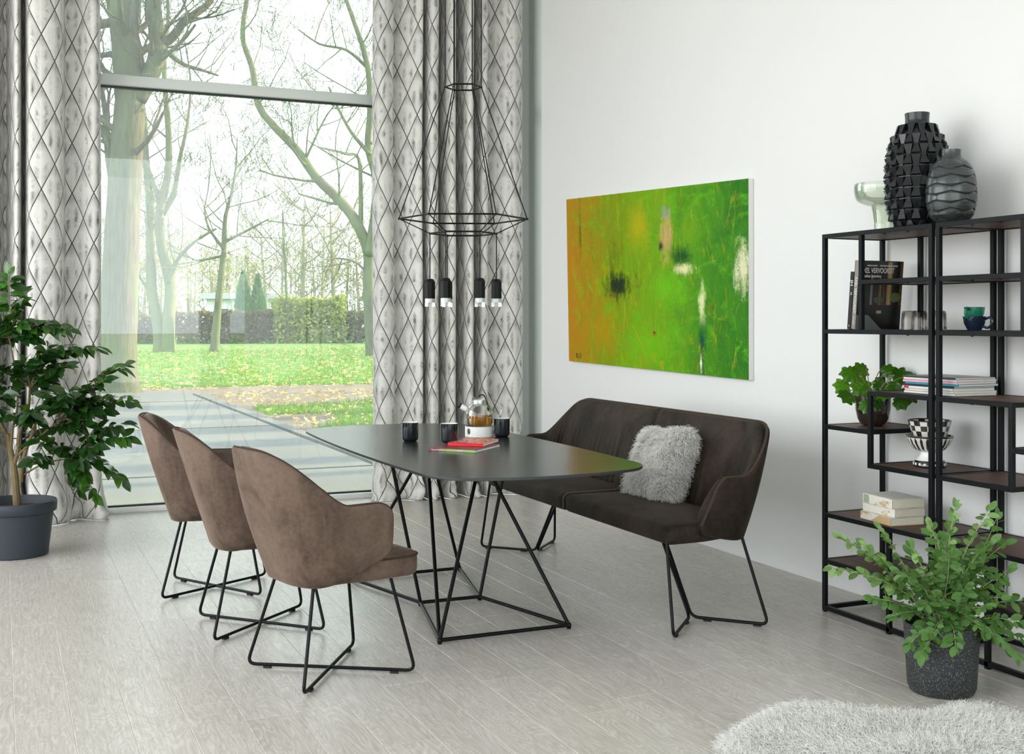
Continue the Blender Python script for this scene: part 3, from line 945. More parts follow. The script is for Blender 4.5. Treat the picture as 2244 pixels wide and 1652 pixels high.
for s in (-1, 1):
    for (fx, tx) in ((0.296, 0.275), (-0.189, -0.130)):
        pts = fillet([(tx, s * (0.985 if tx > 0 else 0.950), 0.400), (fx, s * 1.075, 0.0125), (0.052 + (0.006 if fx > 0 else -0.006), s * 0.825, 0.0125), (0.045 + (0.010 if fx > 0 else -0.010), s * 0.53, 0.388)], 0.035, 7)
        lg = MB(); lg.tube(pts, 0.0072, 10); leg = lg.build('leg_frame', M['blackmetal'], bench)
        d = Vector((fx - 0.052, s * 0.25, 0)); a = math.atan2(d.y, d.x)
        for q in (0.22, 0.86):
            c0 = Vector((0.052, s * 0.825, 0.004)) + d * q
            box('glide', c0, (0.034, 0.015, 0.008), M['glide'], leg, rz=a)
    mp = MB(); mp.box((0.06, s * 0.72, 0.3775), (0.30, 0.42, 0.006)); mp.build('mounting_plate', M['blackmetal'], bench, smooth=False, deg=None)
tag(bench, 'long dark brown velvet bench with high back against the white wall', 'bench')

# ------------------------------------------------------------------ table
tb = empty('dining_table', (1.985, 5.23, 0))
def tt_outline(cx, cy, bx, by, d):
    """rectangle with bowed sides and softly rounded corners"""
    def arc(p, q, bulge, n=26):
        p, q = Vector(p), Vector(q); m = (q - p); nn = Vector((m.y, -m.x)).normalized()
        return [p + m * (k / n) + nn * bulge * 4 * (k / n) * (1 - k / n) for k in range(n + 1)]
    cs = [(cx, -cy), (cx, cy), (-cx, cy), (-cx, -cy)]
    sides = [arc(cs[i], cs[(i + 1) % 4], (bx, by)[i % 2]) for i in range(4)]
    out = []
    for i in range(4):
        a, b = sides[i], sides[(i + 1) % 4]
        body = [p for p in a if (p - a[0]).length > d and (p - a[-1]).length > d]
        out += body
        p, c, q = body[-1], a[-1], [k for k in b if (k - b[0]).length > d][0]
        for k in range(1, 10):
            t = k / 10; out.append(p * (1 - t) ** 2 + c * 2 * t * (1 - t) + q * t * t)
    return [(p.x, p.y) for p in out]
OT = tt_outline(0.468, 1.092, 0.040, 0.103, 0.135)
V = []; F = []
n = len(OT)
layers = [(0.960, 0.735), (0.988, 0.7375), (1.0, 0.7395), (1.0, 0.748), (0.9975, 0.750)]
for s, z in layers:
    for p in OT:
        V.append((p[0] * (1 - (1 - s) * 0.5) if s > 0.99 else p[0] - math.copysign(min(abs(p[0]), (1 - s) * 0.5), p[0]), p[1] - math.copysign(min(abs(p[1]), (1 - s) * 0.5), p[1]) if s <= 0.99 else p[1] * (1 - (1 - s) * 0.3), z))
for l in range(len(layers) - 1):
    for i in range(n):
        j = (i + 1) % n; F.append((l * n + i, l * n + j, (l + 1) * n + j, (l + 1) * n + i))
mid = [1] * len(F)
F.append(tuple(range((len(layers) - 1) * n, len(layers) * n))); mid.append(0)
F.append(tuple(range(n - 1, -1, -1))); mid.append(1)
o = mk('table_top', V, F, None, tb, True, mats=[M['tabletop'], M['table_edge']], midx=mid); fixn(o); sharp(o, 30)
ox, oy = -1.985, -5.23
def L(x, y, z): return Vector((x + ox, y + oy, z))
A_, B_ = L(1.677, 4.559, .016), L(2.278, 4.560, .016)
C_, D_ = L(2.118, 5.200, .016), L(1.818, 5.205, .016)
E_, G_ = L(2.262, 5.842, .016), L(1.660, 5.835, .016)
N1, N2_ = L(1.990, 4.870, .737), L(1.972, 5.520, .737)
D2, C2 = L(1.665, 5.205, .737), L(2.272, 5.20, .737)
RT = 0.0085
for (p, q) in ((A_, B_), (B_, C_), (C_, D_), (D_, A_), (C_, E_), (E_, G_), (G_, D_)):
    m_ = MB(); m_.tube([p, q], RT, 12); m_.build('floor_bar', M['blackmetal'], tb)
for (p, q) in ((A_, N1), (B_, N1), (E_, N2_), (G_, N2_), (D_, D2), (C_, C2), (A_, L(1.94, 5.46, .737))):
    m_ = MB(); m_.tube([p, q], RT, 12); m_.build('leg', M['blackmetal'], tb)
for p in (A_, B_, C_, D_, E_, G_):
    V, F = lathev([(0, -0.016), (0.009, -0.016), (0.009, -0.011), (0.0105, -0.008), (0.0115, 0), (0.0105, 0.006), (0.006, 0.010), (0, 0.0112)], 14)
    mk('levelling_foot', [Vector(v) + p for v in V], F, M['blackmetal'], tb)
for (c0, s0) in (((0, -0.36, 0.7320), (0.10, 0.10, 0.006)), ((0, 0.30, 0.7320), (0.10, 0.10, 0.006)), ((-0.30, -0.02, 0.7320), (0.09, 0.09, 0.006)), ((0.29, -0.03, 0.7320), (0.09, 0.09, 0.006)), ((-0.34, -0.90, 0.7285), (0.05, 0.03, 0.014)), ((0.22, -1.02, 0.7285), (0.05, 0.03, 0.014))):
    box('bracket', c0, s0, M['blackmetal'], tb)
tag(tb, 'dark boat-shaped dining table on a black angular tube base', 'table')

# ------------------------------------------------------------------ pendant lamp
lc = Vector((2.018, 5.163, 0))
lamp = empty('pendant_lamp', lc)
def hexpts(R, z, twist=0.03):
    out = []
    for k in range(6):
        a = k * PI / 3 + twist
        d = CR * math.cos(a) + CF * math.sin(a)
        out.append(Vector((d.x * R, d.y * R, z)))
    return out
RW = 0.0036
h_top, h_mid, h_low = hexpts(0.086, 2.458), hexpts(0.305, 1.831), hexpts(0.158, 1.761)
for nm, h in (('top_ring', h_top), ('middle_ring', h_mid), ('lower_ring', h_low)):
    m_ = MB()
    for k in range(6): m_.tube([h[k], h[(k + 1) % 6]], RW * 1.15, 8)
    for k in range(6): m_.lathe([(0, -.006), (.0055, -.004), (.0055, .004), (0, .006)], 10, h[k])
    m_.build(nm, M['blackmetal'], lamp)
for k in range(6):
    m_ = MB(); m_.tube([h_top[k], Vector((h_top[k].x, h_top[k].y, CEIL - 0.02))], 0.0027, 6); m_.build('suspension_wire', M['blackmetal'], lamp)
    m_ = MB(); m_.tube([h_top[k], h_mid[k]], 0.0027, 6); m_.build('stay_wire', M['blackmetal'], lamp)
    m_ = MB(); m_.tube([h_mid[k], h_low[k]], 0.0026, 6); m_.build('brace_wire', M['blackmetal'], lamp)
    p = h_low[k]
    m_ = MB(); m_.tube([p, Vector((p.x, p.y, 1.545))], 0.0026, 6); m_.build('drop_cable', M['blackmetal'], lamp)
    hd = lathe('lamp_head', [(0, 1.5455), (0.012, 1.5455), (0.019, 1.5425), (0.0262, 1.530), (0.0262, 1.452), (0.0, 1.452)], M['blackmetal'], lamp, 8, loc=(p.x, p.y, 0), deg=20)
    lathe('diffuser', [(0, 1.4515), (0.0225, 1.4515), (0.0225, 1.433), (0.0, 1.433)], M['white_ceramic'], hd, 16)
    lathe('glass_cap', [(0.0255, 1.4515), (0.0262, 1.440), (0.0262, 1.413), (0.0, 1.413)], M['lamp_glass'], hd, 8, deg=20)
lathe('ceiling_rose', [(0, CEIL - 0.03), (0.12, CEIL - 0.03), (0.12, CEIL - 0.001), (0, CEIL - 0.001)], M['blackmetal'], lamp, 24)
tag(lamp, 'black wire pendant lamp with six small cylinder heads above the table', 'lamp')

# ------------------------------------------------------------------ painting
pa = [(7.718, 2.241), (5.43, 2.142), (5.427, 1.013), (7.673, 1.048)]   # y,z of TL,TR,BR,BL
pic = empty('canvas_painting', (WX, 6.5, 1.6))
XF, XB2 = -0.034, -0.002
def pv(q, x): return (x, q[0] - 6.5, q[1] - 1.6)
nu, nv = 24, 16
V = []; F = []; UV = []
for j in range(nv + 1):
    for i in range(nu + 1):
        u, v = i / nu, j / nv
        yt = lerp(pa[0][0], pa[1][0], u); zt_ = lerp(pa[0][1], pa[1][1], u)
        yb = lerp(pa[3][0], pa[2][0], u); zb_ = lerp(pa[3][1], pa[2][1], u)
        V.append(pv((lerp(yb, yt, v), lerp(zb_, zt_, v)), XF - 0.001)); UV.append((u, v))
for j in range(nv):
    for i in range(nu):
        a = j * (nu + 1) + i; F.append((a, a + nu + 1, a + nu + 2, a + 1))
mk('painted_surface', V, F, M['painting'], pic, True, UV)
V = [pv(q, XF) for q in pa] + [pv(q, XB2) for q in pa]
F = [(0, 1, 2, 3), (7, 6, 5, 4), (0, 4, 5, 1), (1, 5, 6, 2), (2, 6, 7, 3), (3, 7, 4, 0)]
o = mk('stretched_canvas', V, F, M['canvas'], pic, False); fixn(o)
text('signature', 'RL13', 0.052, M['black_rubber'], pic, (XF - 0.002, 7.56 - 6.5, 1.09 - 1.6), (PI / 2, 0, -PI / 2), sx=0.8)
M['ochre_stroke'] = plain('ochre_paint', (0.42, 0.30, 0.03), 0.5, var=0.3, vscale=30)
def puv(u, v):
    yt = lerp(pa[0][0], pa[1][0], u); zt_ = lerp(pa[0][1], pa[1][1], u); yb = lerp(pa[3][0], pa[2][0], u); zb_ = lerp(pa[3][1], pa[2][1], u)
    return Vector(pv((lerp(yt, yb, v), lerp(zt_, zb_, v)), XF - 0.0015))
for k, (a_, b_, c_, d_) in enumerate(((.425, .755, .515, .96), (.19, .735, .125, .965), (.325, .79, .375, .80), (.34, .875, .44, .885), (.44, .88, .445, .95), (.47, .735, .545, .755), (.47, .815, .55, .80), (.415, .62, .44, .61), (.68, .82, .70, .815))):
    m_ = MB(); p_, q_ = puv(a_, b_), puv(c_, d_); m_.tube([p_, p_.lerp(q_, .5) + Vector((0, .006, .004)), q_], [.0028, .0022, .0012], 5); m_.build('paint_stroke', M['ochre_stroke'], pic)
tag(pic, 'large abstract oil painting in greens and ochre hung on the wall', 'painting')

# ------------------------------------------------------------------ shelving units
TW = 0.020
XFR, XBK = 3.50, 3.838
def shelf_unit(y0, y1, sg, label):
    """sg=+1: outer end at larger y"""
    outer, inner = (y1, y0) if sg > 0 else (y0, y1)
    root = empty('shelving_unit', ((XFR + XBK) / 2, (y0 + y1) / 2, 0))
    rx, ry = root.location.x, root.location.y
    def Y(d): return outer - sg * d          # distance from the outer end
    def part(name, c, s, mat=None, bev=0.0012):
        return box(name, (c[0] - rx, c[1] - ry, c[2]), s, mat or M['shelfmetal'], root, bevel=bev, seg=1)
    def post(d, z0, z1):
        for xx in (XFR, XBK): part('post', (xx, Y(d), (z0 + z1) / 2), (TW, TW, z1 - z0))
    W = abs(y1 - y0) - TW
    def frame(d0, d1, z, board=True):
        ya, yb = Y(d0), Y(d1)
        m, l = (ya + yb) / 2, abs(ya - yb) - TW
        for xx in (XFR, XBK): part('rail', (xx, m, z), (TW, l, TW))
        for yy in (ya, yb): part('side_rail', ((XFR + XBK) / 2, yy, z), (XBK - XFR - TW, TW, TW))
        if board:
            part('shelf_board', ((XFR + XBK) / 2, m, z + 0.001), (XBK - XFR - TW - 0.002, l - 0.002, 0.015), M['wood'], 0.001)
    post(0, 0.008, 1.746); post(W, 0.008, 1.746)
    post(0.250, 1.307, 1.726); post(0.308, 0.699, 1.038); post(0.425, 0.0, 0.44)
    frame(0, W, 1.736); frame(0.250, W, 1.518); frame(0, W, 1.297)
    frame(0, 0.308, 0.857); frame(0.308, W, 1.028); frame(0.308, W, 0.709)
    frame(0, W, 0.450); frame(0, 0.425, 0.235); frame(0, W, 0.020, False)
    for d in (0, W):
        for xx in (XFR, XBK): part('foot', (xx, Y(d), 0.004), (0.016, 0.016, 0.008), M['glide'], 0)
    for z in (1.722, 1.504, 1.283, 1.014):
        for q in (0.38, 0.52): part('screw_head', (XFR + 0.016, Y(q), z + 0.003), (0.008, 0.008, 0.005), M['glide'], 0)
    tag(root, label, 'shelving unit', 'black steel shelving units')
    return root
SY0, SYC, SY1 = 2.956, 3.657, 4.352
shelf_unit(SYC + 0.0005, SY1, 1, 'black steel shelving unit with wooden boards holding upright books and potted philodendron')
shelf_unit(SY0, SYC - 0.0005, -1, 'black steel shelving unit cut off by the picture edge, holding green and blue cups')

# ------------------------------------------------------------------ things on the shelves
Z1, ZP, ZM, ZB, ZK, ZT = 1.3065, 0.8665, 1.0386, 0.7185, 0.4595, 1.7464
def tall_vase():
    root = empty('ceramic_vase', (3.645, 3.916, ZT))
    # body: rows of bow-tie studs standing proud of a dark core
    prof = [(0.0, 0.0), (0.072, 0.0), (0.078, 0.006), (0.098, 0.03), (0.112, 0.09), (0.118, 0.18), (0.117, 0.27), (0.108, 0.35), (0.090, 0.405), (0.062, 0.432), (0.052, 0.445), (0.050, 0.470), (0.052, 0.500), (0.046, 0.501), (0.043, 0.47), (0.043, 0.42), (0, 0.41)]
    lathe('body', prof, M['vase_dark'], root, 48)
    def rad(z):
        pts = [(p[1], p[0]) for p in prof[2:10]]
        for (a, ra), (b, rb) in zip(pts, pts[1:]):
            if a <= z <= b: return lerp(ra, rb, (z - a) / (b - a))
        return pts[-1][1]
    rows, nn = 9, 12
    zc = [0.030 + (0.405 - 0.030) * (i / (rows - 1)) for i in range(rows)]
    dz = zc[1] - zc[0]
    for i, z in enumerate(zc):
        r = rad(z)
        rb, rt = rad(max(0.008, z - dz * 0.98)), rad(min(0.43, z + dz * 0.98))
        wd = 2 * PI * r / nn
        h = dz * 0.96
        wn = wd * 0.155; wf = wd * 0.335
        # stud: flares at both ends (wide top and bottom), pinched in the middle; wide ends lift off the body
        def ring(zz, w, d, rr):
            return [(rr + d, -w, zz), (rr + d, w, zz)]
        lift = 0.023 * min(1.0, r / 0.11)
        sec = [(max(0.004, z - h), wf, 0.004, rb), (max(0.008, z - h * 0.93), wf, lift, rb), (z, wn, 0.006, r), (z + h * 0.93, wf, lift, rt), (z + h, wf, 0.004, rt)]
        V = []
        for (zz, w_, d, rr) in sec:
            V += [(rr + d, -w_, zz), (rr + d, w_, zz)]
        for (zz, w_, d, rr) in sec:
            V += [(rr - 0.012, -w_ * 0.9, zz), (rr - 0.012, w_ * 0.9, zz)]
        F = []
        m = len(sec)
        for k in range(m - 1):
            a = 2 * k
            F.append((a, a + 1, a + 3, a + 2))
            b = 2 * m + 2 * k
            F.append((b, b + 2, b + 3, b + 1)); F.append((a, a + 2, b + 2, b)); F.append((a + 1, b + 1, b + 3, a + 3))
        F.append((0, 2 * m, 2 * m + 1, 1)); F.append((2 * m - 2, 2 * m - 1, 4 * m - 1, 4 * m - 2))
        me = None
        for k in range(nn):
            a = 2 * PI * (k + (0.5 if i % 2 else 0)) / nn
            if me is None:
                o = mk('stud', V, F, M['vase_dark'], root, False); fixn(o); me = o.data
                bm = bmesh.new(); bm.from_mesh(me)
                bmesh.ops.bevel(bm, geom=[e for e in bm.edges if e.calc_face_angle(0) > 0.3], offset=0.0012, segments=1, affect='EDGES')
                bm.to_mesh(me); bm.free()
            else:
                o = bpy.data.objects.new('stud', me); link(o, root)
            o.rotation_euler = (0, 0, a)
    tag(root, 'tall dark ceramic vase covered in bow-tie studs on shelving top', 'vase')
tall_vase()

def small_vase():
    root = empty('ceramic_vase', (3.600, 3.672, ZT))
    prof = [(0.0, 0.0), (0.052, 0.0), (0.058, 0.006), (0.080, 0.035), (0.092, 0.09), (0.093, 0.14), (0.088, 0.19), (0.074, 0.235), (0.052, 0.262), (0.042, 0.272), (0.038, 0.285), (0.0385, 0.306), (0.034, 0.307), (0.032, 0.28), (0, 0.26)]
    lathe('body', prof, M['vase_grey'], root, 40)
    def rad(z):
        pts = [(p[1], p[0]) for p in prof[2:10]]
        for (a, ra), (b, rb) in zip(pts, pts[1:]):
            if a <= z <= b: return lerp(ra, rb, (z - a) / (b - a))
        return pts[-1][1]
    rows, nn = 7, 5
    for i in range(rows):
        z = 0.035 + i * 0.0345
        hh = 0.0335
        # broad lens shaped scale, thick across the middle, with a little flat link at either end
        V = []; nA, nB = 15, 5
        half = PI / nn * 1.02
        for a in range(nA):
            t = -1 + 2 * a / (nA - 1)
            hgt = hh * (max(0.0, 1 - abs(t) ** 1.5) * 0.62 + 0.36)
            for b in range(nB):
                q = -1 + 2 * b / (nB - 1)
                zz = z + q * hgt
                rr = rad(min(max(zz, 0.007), 0.27)) + (0.0085 * (1 - q * q * 0.25) * (1 - 0.45 * abs(t) ** 3) if abs(q) < 1 else -0.004)
                th = t * half
                V.append((rr * math.cos(th), rr * math.sin(th), zz))
        F = []
        for a in range(nA - 1):
            for b in range(nB - 1):
                F.append((a * nB + b, (a + 1) * nB + b, (a + 1) * nB + b + 1, a * nB + b + 1))
        me = None
        for k in range(nn):
            if me is None:
                o = mk('scale', V, F, M['vase_grey'], root, True); fixn(o); sharp(o, 28); me = o.data
            else:
                o = bpy.data.objects.new('scale', me); link(o, root)
            o.rotation_euler = (0, 0, 2 * PI * (k + (0.5 if i % 2 else 0) + 0.12) / nn)
    tag(root, 'small grey ceramic vase with wavy lens shaped scales beside the studded vase', 'vase')
small_vase()

gv = empty('glass_vase', (3.722, 4.214, ZT))
lathe('bowl', smoothp([(0.052, 0.128), (0.085, 0.136), (0.116, 0.152), (0.128, 0.180), (0.131, 0.215), (0.128, 0.229), (0.1255, 0.229), (0.127, 0.212), (0.124, 0.182), (0.112, 0.156), (0.083, 0.1405), (0.052, 0.132)]), M['green_glass'], gv, 48, cap=False)
lathe('stem', [(0.0, 0.001), (0.0405, 0.001)] + smoothp([(0.041, 0.004), (0.0415, 0.05), (0.048, 0.10), (0.053, 0.128)]) + smoothp([(0.0505, 0.128), (0.0455, 0.10), (0.039, 0.05), (0.038, 0.006)]) + [(0, 0.005)], M['green_glass'], gv, 40)
tag(gv, 'pale green glass vase with a wide bowl on a narrow stem', 'vase')

# upright books
M['paper'] = plain('paper_block', (0.70, 0.68, 0.62), 0.85, var=0.05, vscale=60, bump=0.15, bscale=300)
def cover_photo():
    t = NT('dark_interior_cover')
    o = t.n('ShaderNodeTexCoord').outputs['Generated']
    sp = t.n('ShaderNodeSeparateXYZ'); t.l(o, sp.inputs[0])
    X, Z = sp.outputs[0], sp.outputs[2]
    n = t.noise(t.map(o, (14, 1, 3)), 1.0, 4); n2 = t.noise(t.map(o, (22, 1, 24)), 1.0, 5, 0.7)
    D, A1, A2 = (0.006, 0.005, 0.004), (0.30, 0.15, 0.03), (0.13, 0.05, 0.012)
    Xw = t.math('ADD', X, t.math('MULTIPLY', t.math('SUBTRACT', n, 0.5), 0.02))
    cols = t.ramp(Xw, [(0.0, D), (0.28, (0.20, 0.24, 0.20)), (0.33, D), (0.46, A2), (0.49, A1), (0.52, D), (0.57, A2), (0.60, D), (0.65, (0.42, 0.27, 0.09)), (0.69, (0.50, 0.34, 0.13)), (0.735, A1), (0.765, D), (0.93, A2), (1.0, D)], 'CONSTANT')
    band = t.math('MULTIPLY', t.math('LESS_THAN', Z, 0.985), t.math('GREATER_THAN', Z, 0.36))
    hi = t.math('MULTIPLY', t.math('GREATER_THAN', Z, 0.78), t.math('LESS_THAN', X, 0.60))
    c = t.mix(t.math('MULTIPLY', band, t.math('SUBTRACT', 1.0, hi)), D, t.mix(t.math('MULTIPLY', n2, 0.5), cols, D))
    def ell(cx, cz, rx, rz):
        a = t.math('DIVIDE', t.math('SUBTRACT', X, cx), rx); b = t.math('DIVIDE', t.math('SUBTRACT', Z, cz), rz)
        return t.math('LESS_THAN', t.math('ADD', t.math('MULTIPLY', a, a), t.math('MULTIPLY', b, b)), t.math('MULTIPLY', n2, 2.0))
    c = t.mix(ell(0.47, 0.43, 0.10, 0.05), c, (0.05, 0.085, 0.02))
    c = t.mix(ell(0.85, 0.47, 0.12, 0.07), c, (0.10, 0.14, 0.04))
    flr = t.math('LESS_THAN', t.math('ADD', t.math('MULTIPLY', Z, 1.5), X), 0.58)
    c = t.mix(t.math('MULTIPLY', flr, t.math('LESS_THAN', Z, 0.21)), c, (0.13, 0.165, 0.155))
    seat = t.math('MULTIPLY', t.math('LESS_THAN', t.math('ABSOLUTE', t.math('SUBTRACT', X, 0.50)), 0.055), t.math('LESS_THAN', t.math('ABSOLUTE', t.math('SUBTRACT', Z, 0.255)), 0.022))
    c = t.mix(seat, c, (0.36, 0.31, 0.20))
    t.col(c); t.set(Roughness=0.25)
    return t.m
M['cover_photo'] = cover_photo()
M['spine_dark'] = plain('dark_spine', (0.016, 0.015, 0.013), 0.35, var=0.6, vscale=20)
M['spine_grey'] = plain('grey_spine', (0.26, 0.245, 0.225), 0.4, var=0.08)
M['ink_white'] = plain('white_print', (0.82, 0.82, 0.80), 0.6, var=0.02)
def upright_book(name, x, y, w, th, h, spine, cover, lean, label, grp, txts):
    """spine towards -X, cover towards -Y"""
    root = empty(name, (x, y, Z1 + th / 2 * math.sin(lean) + 0.0006)); root.rotation_euler = (lean, 0, 0)
    box('page_block', (w / 2, 0, h / 2), (w - 0.006, th - 0.006, h - 0.006), M['paper'], root)
    box('front_cover', (w / 2, -th / 2 + 0.0012, h / 2), (w, 0.0024, h), cover, root)
    box('back_cover', (w / 2, th / 2 - 0.0012, h / 2), (w, 0.0024, h), M['spine_dark'], root)
    box('spine', (0.0012, 0, h / 2), (0.0024, th, h), spine, root, bevel=0.0006, seg=1)
    for (b, s, where, p, m, sx) in txts:
        if where == 'cover': text('title_print', b, s, m, root, (p[0], -th / 2 - 0.0006, p[1]), (PI / 2, 0, 0), sx=sx)
        else: text('spine_print', b, s, m, root, (-0.0008, p[0], p[1]), (PI / 2, PI / 2, -PI / 2), sx=sx)
    tag(root, label, 'book', grp)
    return root
upright_book('hardcover_book', 3.545, 4.212, 0.255, 0.030, 0.312, M['spine_grey'], M['cover_photo'], 0.095,
             'large upright hardcover book with grey spine and dark interior photograph cover', 'upright books on the shelf',
             [('AXEL VERVOORDT', 0.034, 'cover', (0.010, 0.267), M['ink_white'], 0.66), ('Timeless Interiors', 0.021, 'cover', (0.012, 0.243), M['ink_white'], 0.75),
              ('ARMELLE BARON', 0.0095, 'cover', (0.045, 0.290), M['ink_white'], 0.8), ('PHOTOGRAPHS CHRISTIAN SARRAMON', 0.0095, 'cover', (0.118, 0.290), M['ink_white'], 0.6),
              ('AXEL VERVOORDT', 0.022, 'spine', (0.0, 0.238), M['ink_white'], 0.88), ('Flammarion', 0.009, 'spine', (0.0, 0.058), M['ink_white'], 0.9)])
upright_book('hardcover_book', 3.545, 4.2405, 0.20, 0.024, 0.262, M['spine_dark'], M['spine_dark'], 0.095,
             'slim upright hardcover book with black spine, shorter than its neighbour', 'upright books on the shelf',
             [('JH', 0.024, 'spine', (0.0, 0.225), M['ink_white'], 1.2), ('70', 0.014, 'spine', (0.0, 0.17), M['ink_white'], 1.0), ('m', 0.012, 'spine', (0.0, 0.02), M['ink_white'], 1.0)])

# three upturned smoked tumblers
tum = None
for i, (tx, ty, lab) in enumerate(((3.665, 3.986, 'smoked glass tumbler upside down, next to the upright book'), (3.630, 3.886, 'smoked glass tumbler upside down, between two other tumblers'), (3.665, 3.812, 'smoked glass tumbler upside down, beside the middle steel posts'))):
    if tum is None:
        tum = empty('tumbler', (tx, ty, Z1))
        V, F = lathev([(0.034, 0.0005), (0.0335, 0.04), (0.032, 0.074), (0.026, 0.083), (0, 0.084)], 32)
        o = mk('outer_wall', V, [f for f in F if len(f) == 4 or f[0] != 31], M['smoke_glass'], tum)
        lathe('inner_wall', [(0.0325, 0.0005), (0.0315, 0.04), (0.030, 0.068), (0.024, 0.075), (0, 0.076)], M['smoke_glass'], tum, 32, cap=False)
        lathe('rim', [(0.0325, 0.0), (0.0342, 0.0), (0.0342, 0.002), (0.0325, 0.002)], M['smoke_glass'], tum, 32, cap=False)
        o = tum
    else:
        o = copy_tree(tum); o.location = (tx, ty, Z1)
    tag(o, lab, 'glass', 'upturned smoked tumblers')

# stacked pottery cups
M['blue_glaze'] = plain('midnight_blue_glaze', (0.005, 0.014, 0.032), 0.18, var=0.8, vscale=25, bump=0.4, bscale=45, coat=0.5)
M['green_glaze'] = plain('emerald_glaze', (0.008, 0.16, 0.095), 0.2, var=0.5, vscale=30, bump=0.4, bscale=45, coat=0.5)
def pot_cup(name, z, r0, r1, h, mat, ang, label):
    root = empty(name, (3.625, 3.572, z), ang)
    lathe('bowl', [(0, 0.001), (r0, 0.001), (r0 * 1.1, 0.006), (lerp(r0, r1, 0.75), h * 0.5), (r1, h), (r1 - 0.004, h), (lerp(r0, r1, 0.7) - 0.004, h * 0.5), (r0 * 0.8, 0.009), (0, 0.008)], mat, root, 28)
    m_ = MB(); m_.tube(catmull([(r1 * 0.93, 0, h * 0.80), (r1 + 0.018, 0, h * 0.92), (r1 + 0.026, 0, h * 0.55), (r1 + 0.010, 0, h * 0.22), (r1 * 0.78, 0, h * 0.30)], 6), 0.0052, 8)
    m_.build('handle', mat, root)
    tag(root, label, 'cup', 'pottery cups on the shelf')
pot_cup('pottery_cup', Z1, 0.026, 0.045, 0.058, M['blue_glaze'], -1.15, 'midnight blue pottery cup with a loop handle, under the green cup')
pot_cup('pottery_cup', Z1 + 0.040, 0.024, 0.041, 0.056, M['green_glaze'], -2.9, 'emerald green pottery cup nested in the blue cup')

# philodendron in a brown glazed pot
def leaf_mesh(name, mat, lobes=None, L=1.0, W=0.4, curl=0.15, fold=0.12, n=5, tp=0.8, pw=0.85):
    """leaf along +X, unit length, midrib at y=0, normal +Z"""
    V = []; F = []
    for i in range(n + 1):
        t = i / n
        w = W * math.sin(PI * min(1, t ** tp)) ** pw if 0 < t < 1 else 0.0
        z = -curl * t * t
        V += [(t, -w, z + fold * w), (t, 0, z), (t, w, z + fold * w)]
    for i in range(n):
        a = 3 * i
        F += [(a, a + 3, a + 4, a + 1), (a + 1, a + 4, a + 5, a + 2)]
    me = bpy.data.meshes.new(name); me.from_pydata(V, [], F); me.materials.append(mat)
    me.polygons.foreach_set('use_smooth', [True] * len(me.polygons)); me.update()
    return me
def lobed_leaf(name, mat):
    # broad leaf with wavy lobes
    out = []
    n = 64
    for k in range(n + 1):
        t = k / n
        a = -PI * 0.93 + 2 * PI * 0.93 * t
        r = 0.50 * (1 + 0.11 * math.cos(7 * a) + 0.035 * math.cos(15 * a + 1)) * (1.0 + 0.16 * math.cos(a))
        out.append((0.50 + r * math.cos(a) * 0.98, r * math.sin(a) * 0.92))
    V = [(0.02, 0, 0.0), (0.45, 0, 0.02)]; F = []
    for (a, b) in out: V.append((lerp(0.45, a, 0.55), b * 0.55, 0.05 - 0.10 * b * b))
    for k, (a, b) in enumerate(out): V.append((a, b, -0.10 * (a - 0.45) ** 2 - 0.25 * b * b + 0.040 * math.sin(k * 0.78)))
    m = len(out)
    for k in range(m - 1):
        F.append((1, 2 + k, 3 + k)); F.append((2 + k, 2 + m + k, 3 + m + k, 3 + k))
    F.append((1, 2 + m - 1, 0)); F.append((1, 0, 2)); F.append((0, 2 + m - 1, 2 + 2 * m - 1)); F.append((0, 2 + m, 2))
    me = bpy.data.meshes.new(name); me.from_pydata(V, [], F); me.materials.append(mat)
    me.polygons.foreach_set('use_smooth', [True] * len(me.polygons)); me.update()
    return me
def orient(d, nrm):
    d = d.normalized(); nrm = (nrm - d * nrm.dot(d))
    if nrm.length < 1e-4: nrm = d.orthogonal()
    nrm.normalize(); y = nrm.cross(d)
    return Matrix((d, y, nrm)).transposed().to_quaternion()
def place_leaf(me, parent, p, d, nrm, s, name='leaf'):
    o = bpy.data.objects.new(name, me)
    o.rotation_mode = 'QUATERNION'
    o.location = p; o.rotation_quaternion = orient(d, nrm); o.scale = (s, s, s)
    return link(o, parent)

ph = empty('potted_philodendron', (3.665, 4.219, ZP))
lathe('pot', [(0, 0.0), (0.042, 0.0), (0.056, 0.008), (0.070, 0.035), (0.078, 0.075), (0.080, 0.138), (0.0765, 0.139), (0.074, 0.075), (0.05, 0.03), (0, 0.03)], M['brown_glaze'], ph, 40)
lathe('soil', [(0, 0.121), (0.05, 0.120), (0.0745, 0.117)], M['soil'], ph, 24)
lm = lobed_leaf('philodendron_leaf', M['philo'])
rng = random.Random(11)
PH = [(-0.055, 0.215, 0.02, .105), (-0.125, 0.20, -.02, .085), (-0.02, 0.270, 0.05, .085), (0.10, 0.245, 0.02, .10), (0.165, 0.225, -.03, .095), (0.07, 0.20, -.05, .085), (-0.09, 0.26, 0.0, .09), (-0.13, 0.155, -.06, .085), (0.03, 0.215, 0.0, .08), (-0.03, 0.165, -.07, .085), (0.12, 0.16, -.03, .085), (-0.06, 0.15, 0.05, .075), (0.06, 0.26, 0.05, .075), (0.20, 0.20, 0.03, .085), (0.09, 0.13, -.06, .075), (-0.05, 0.12, -.07, .065), (0.02, 0.16, -.07, .075), (0.0, 0.13, -.075, .06)]
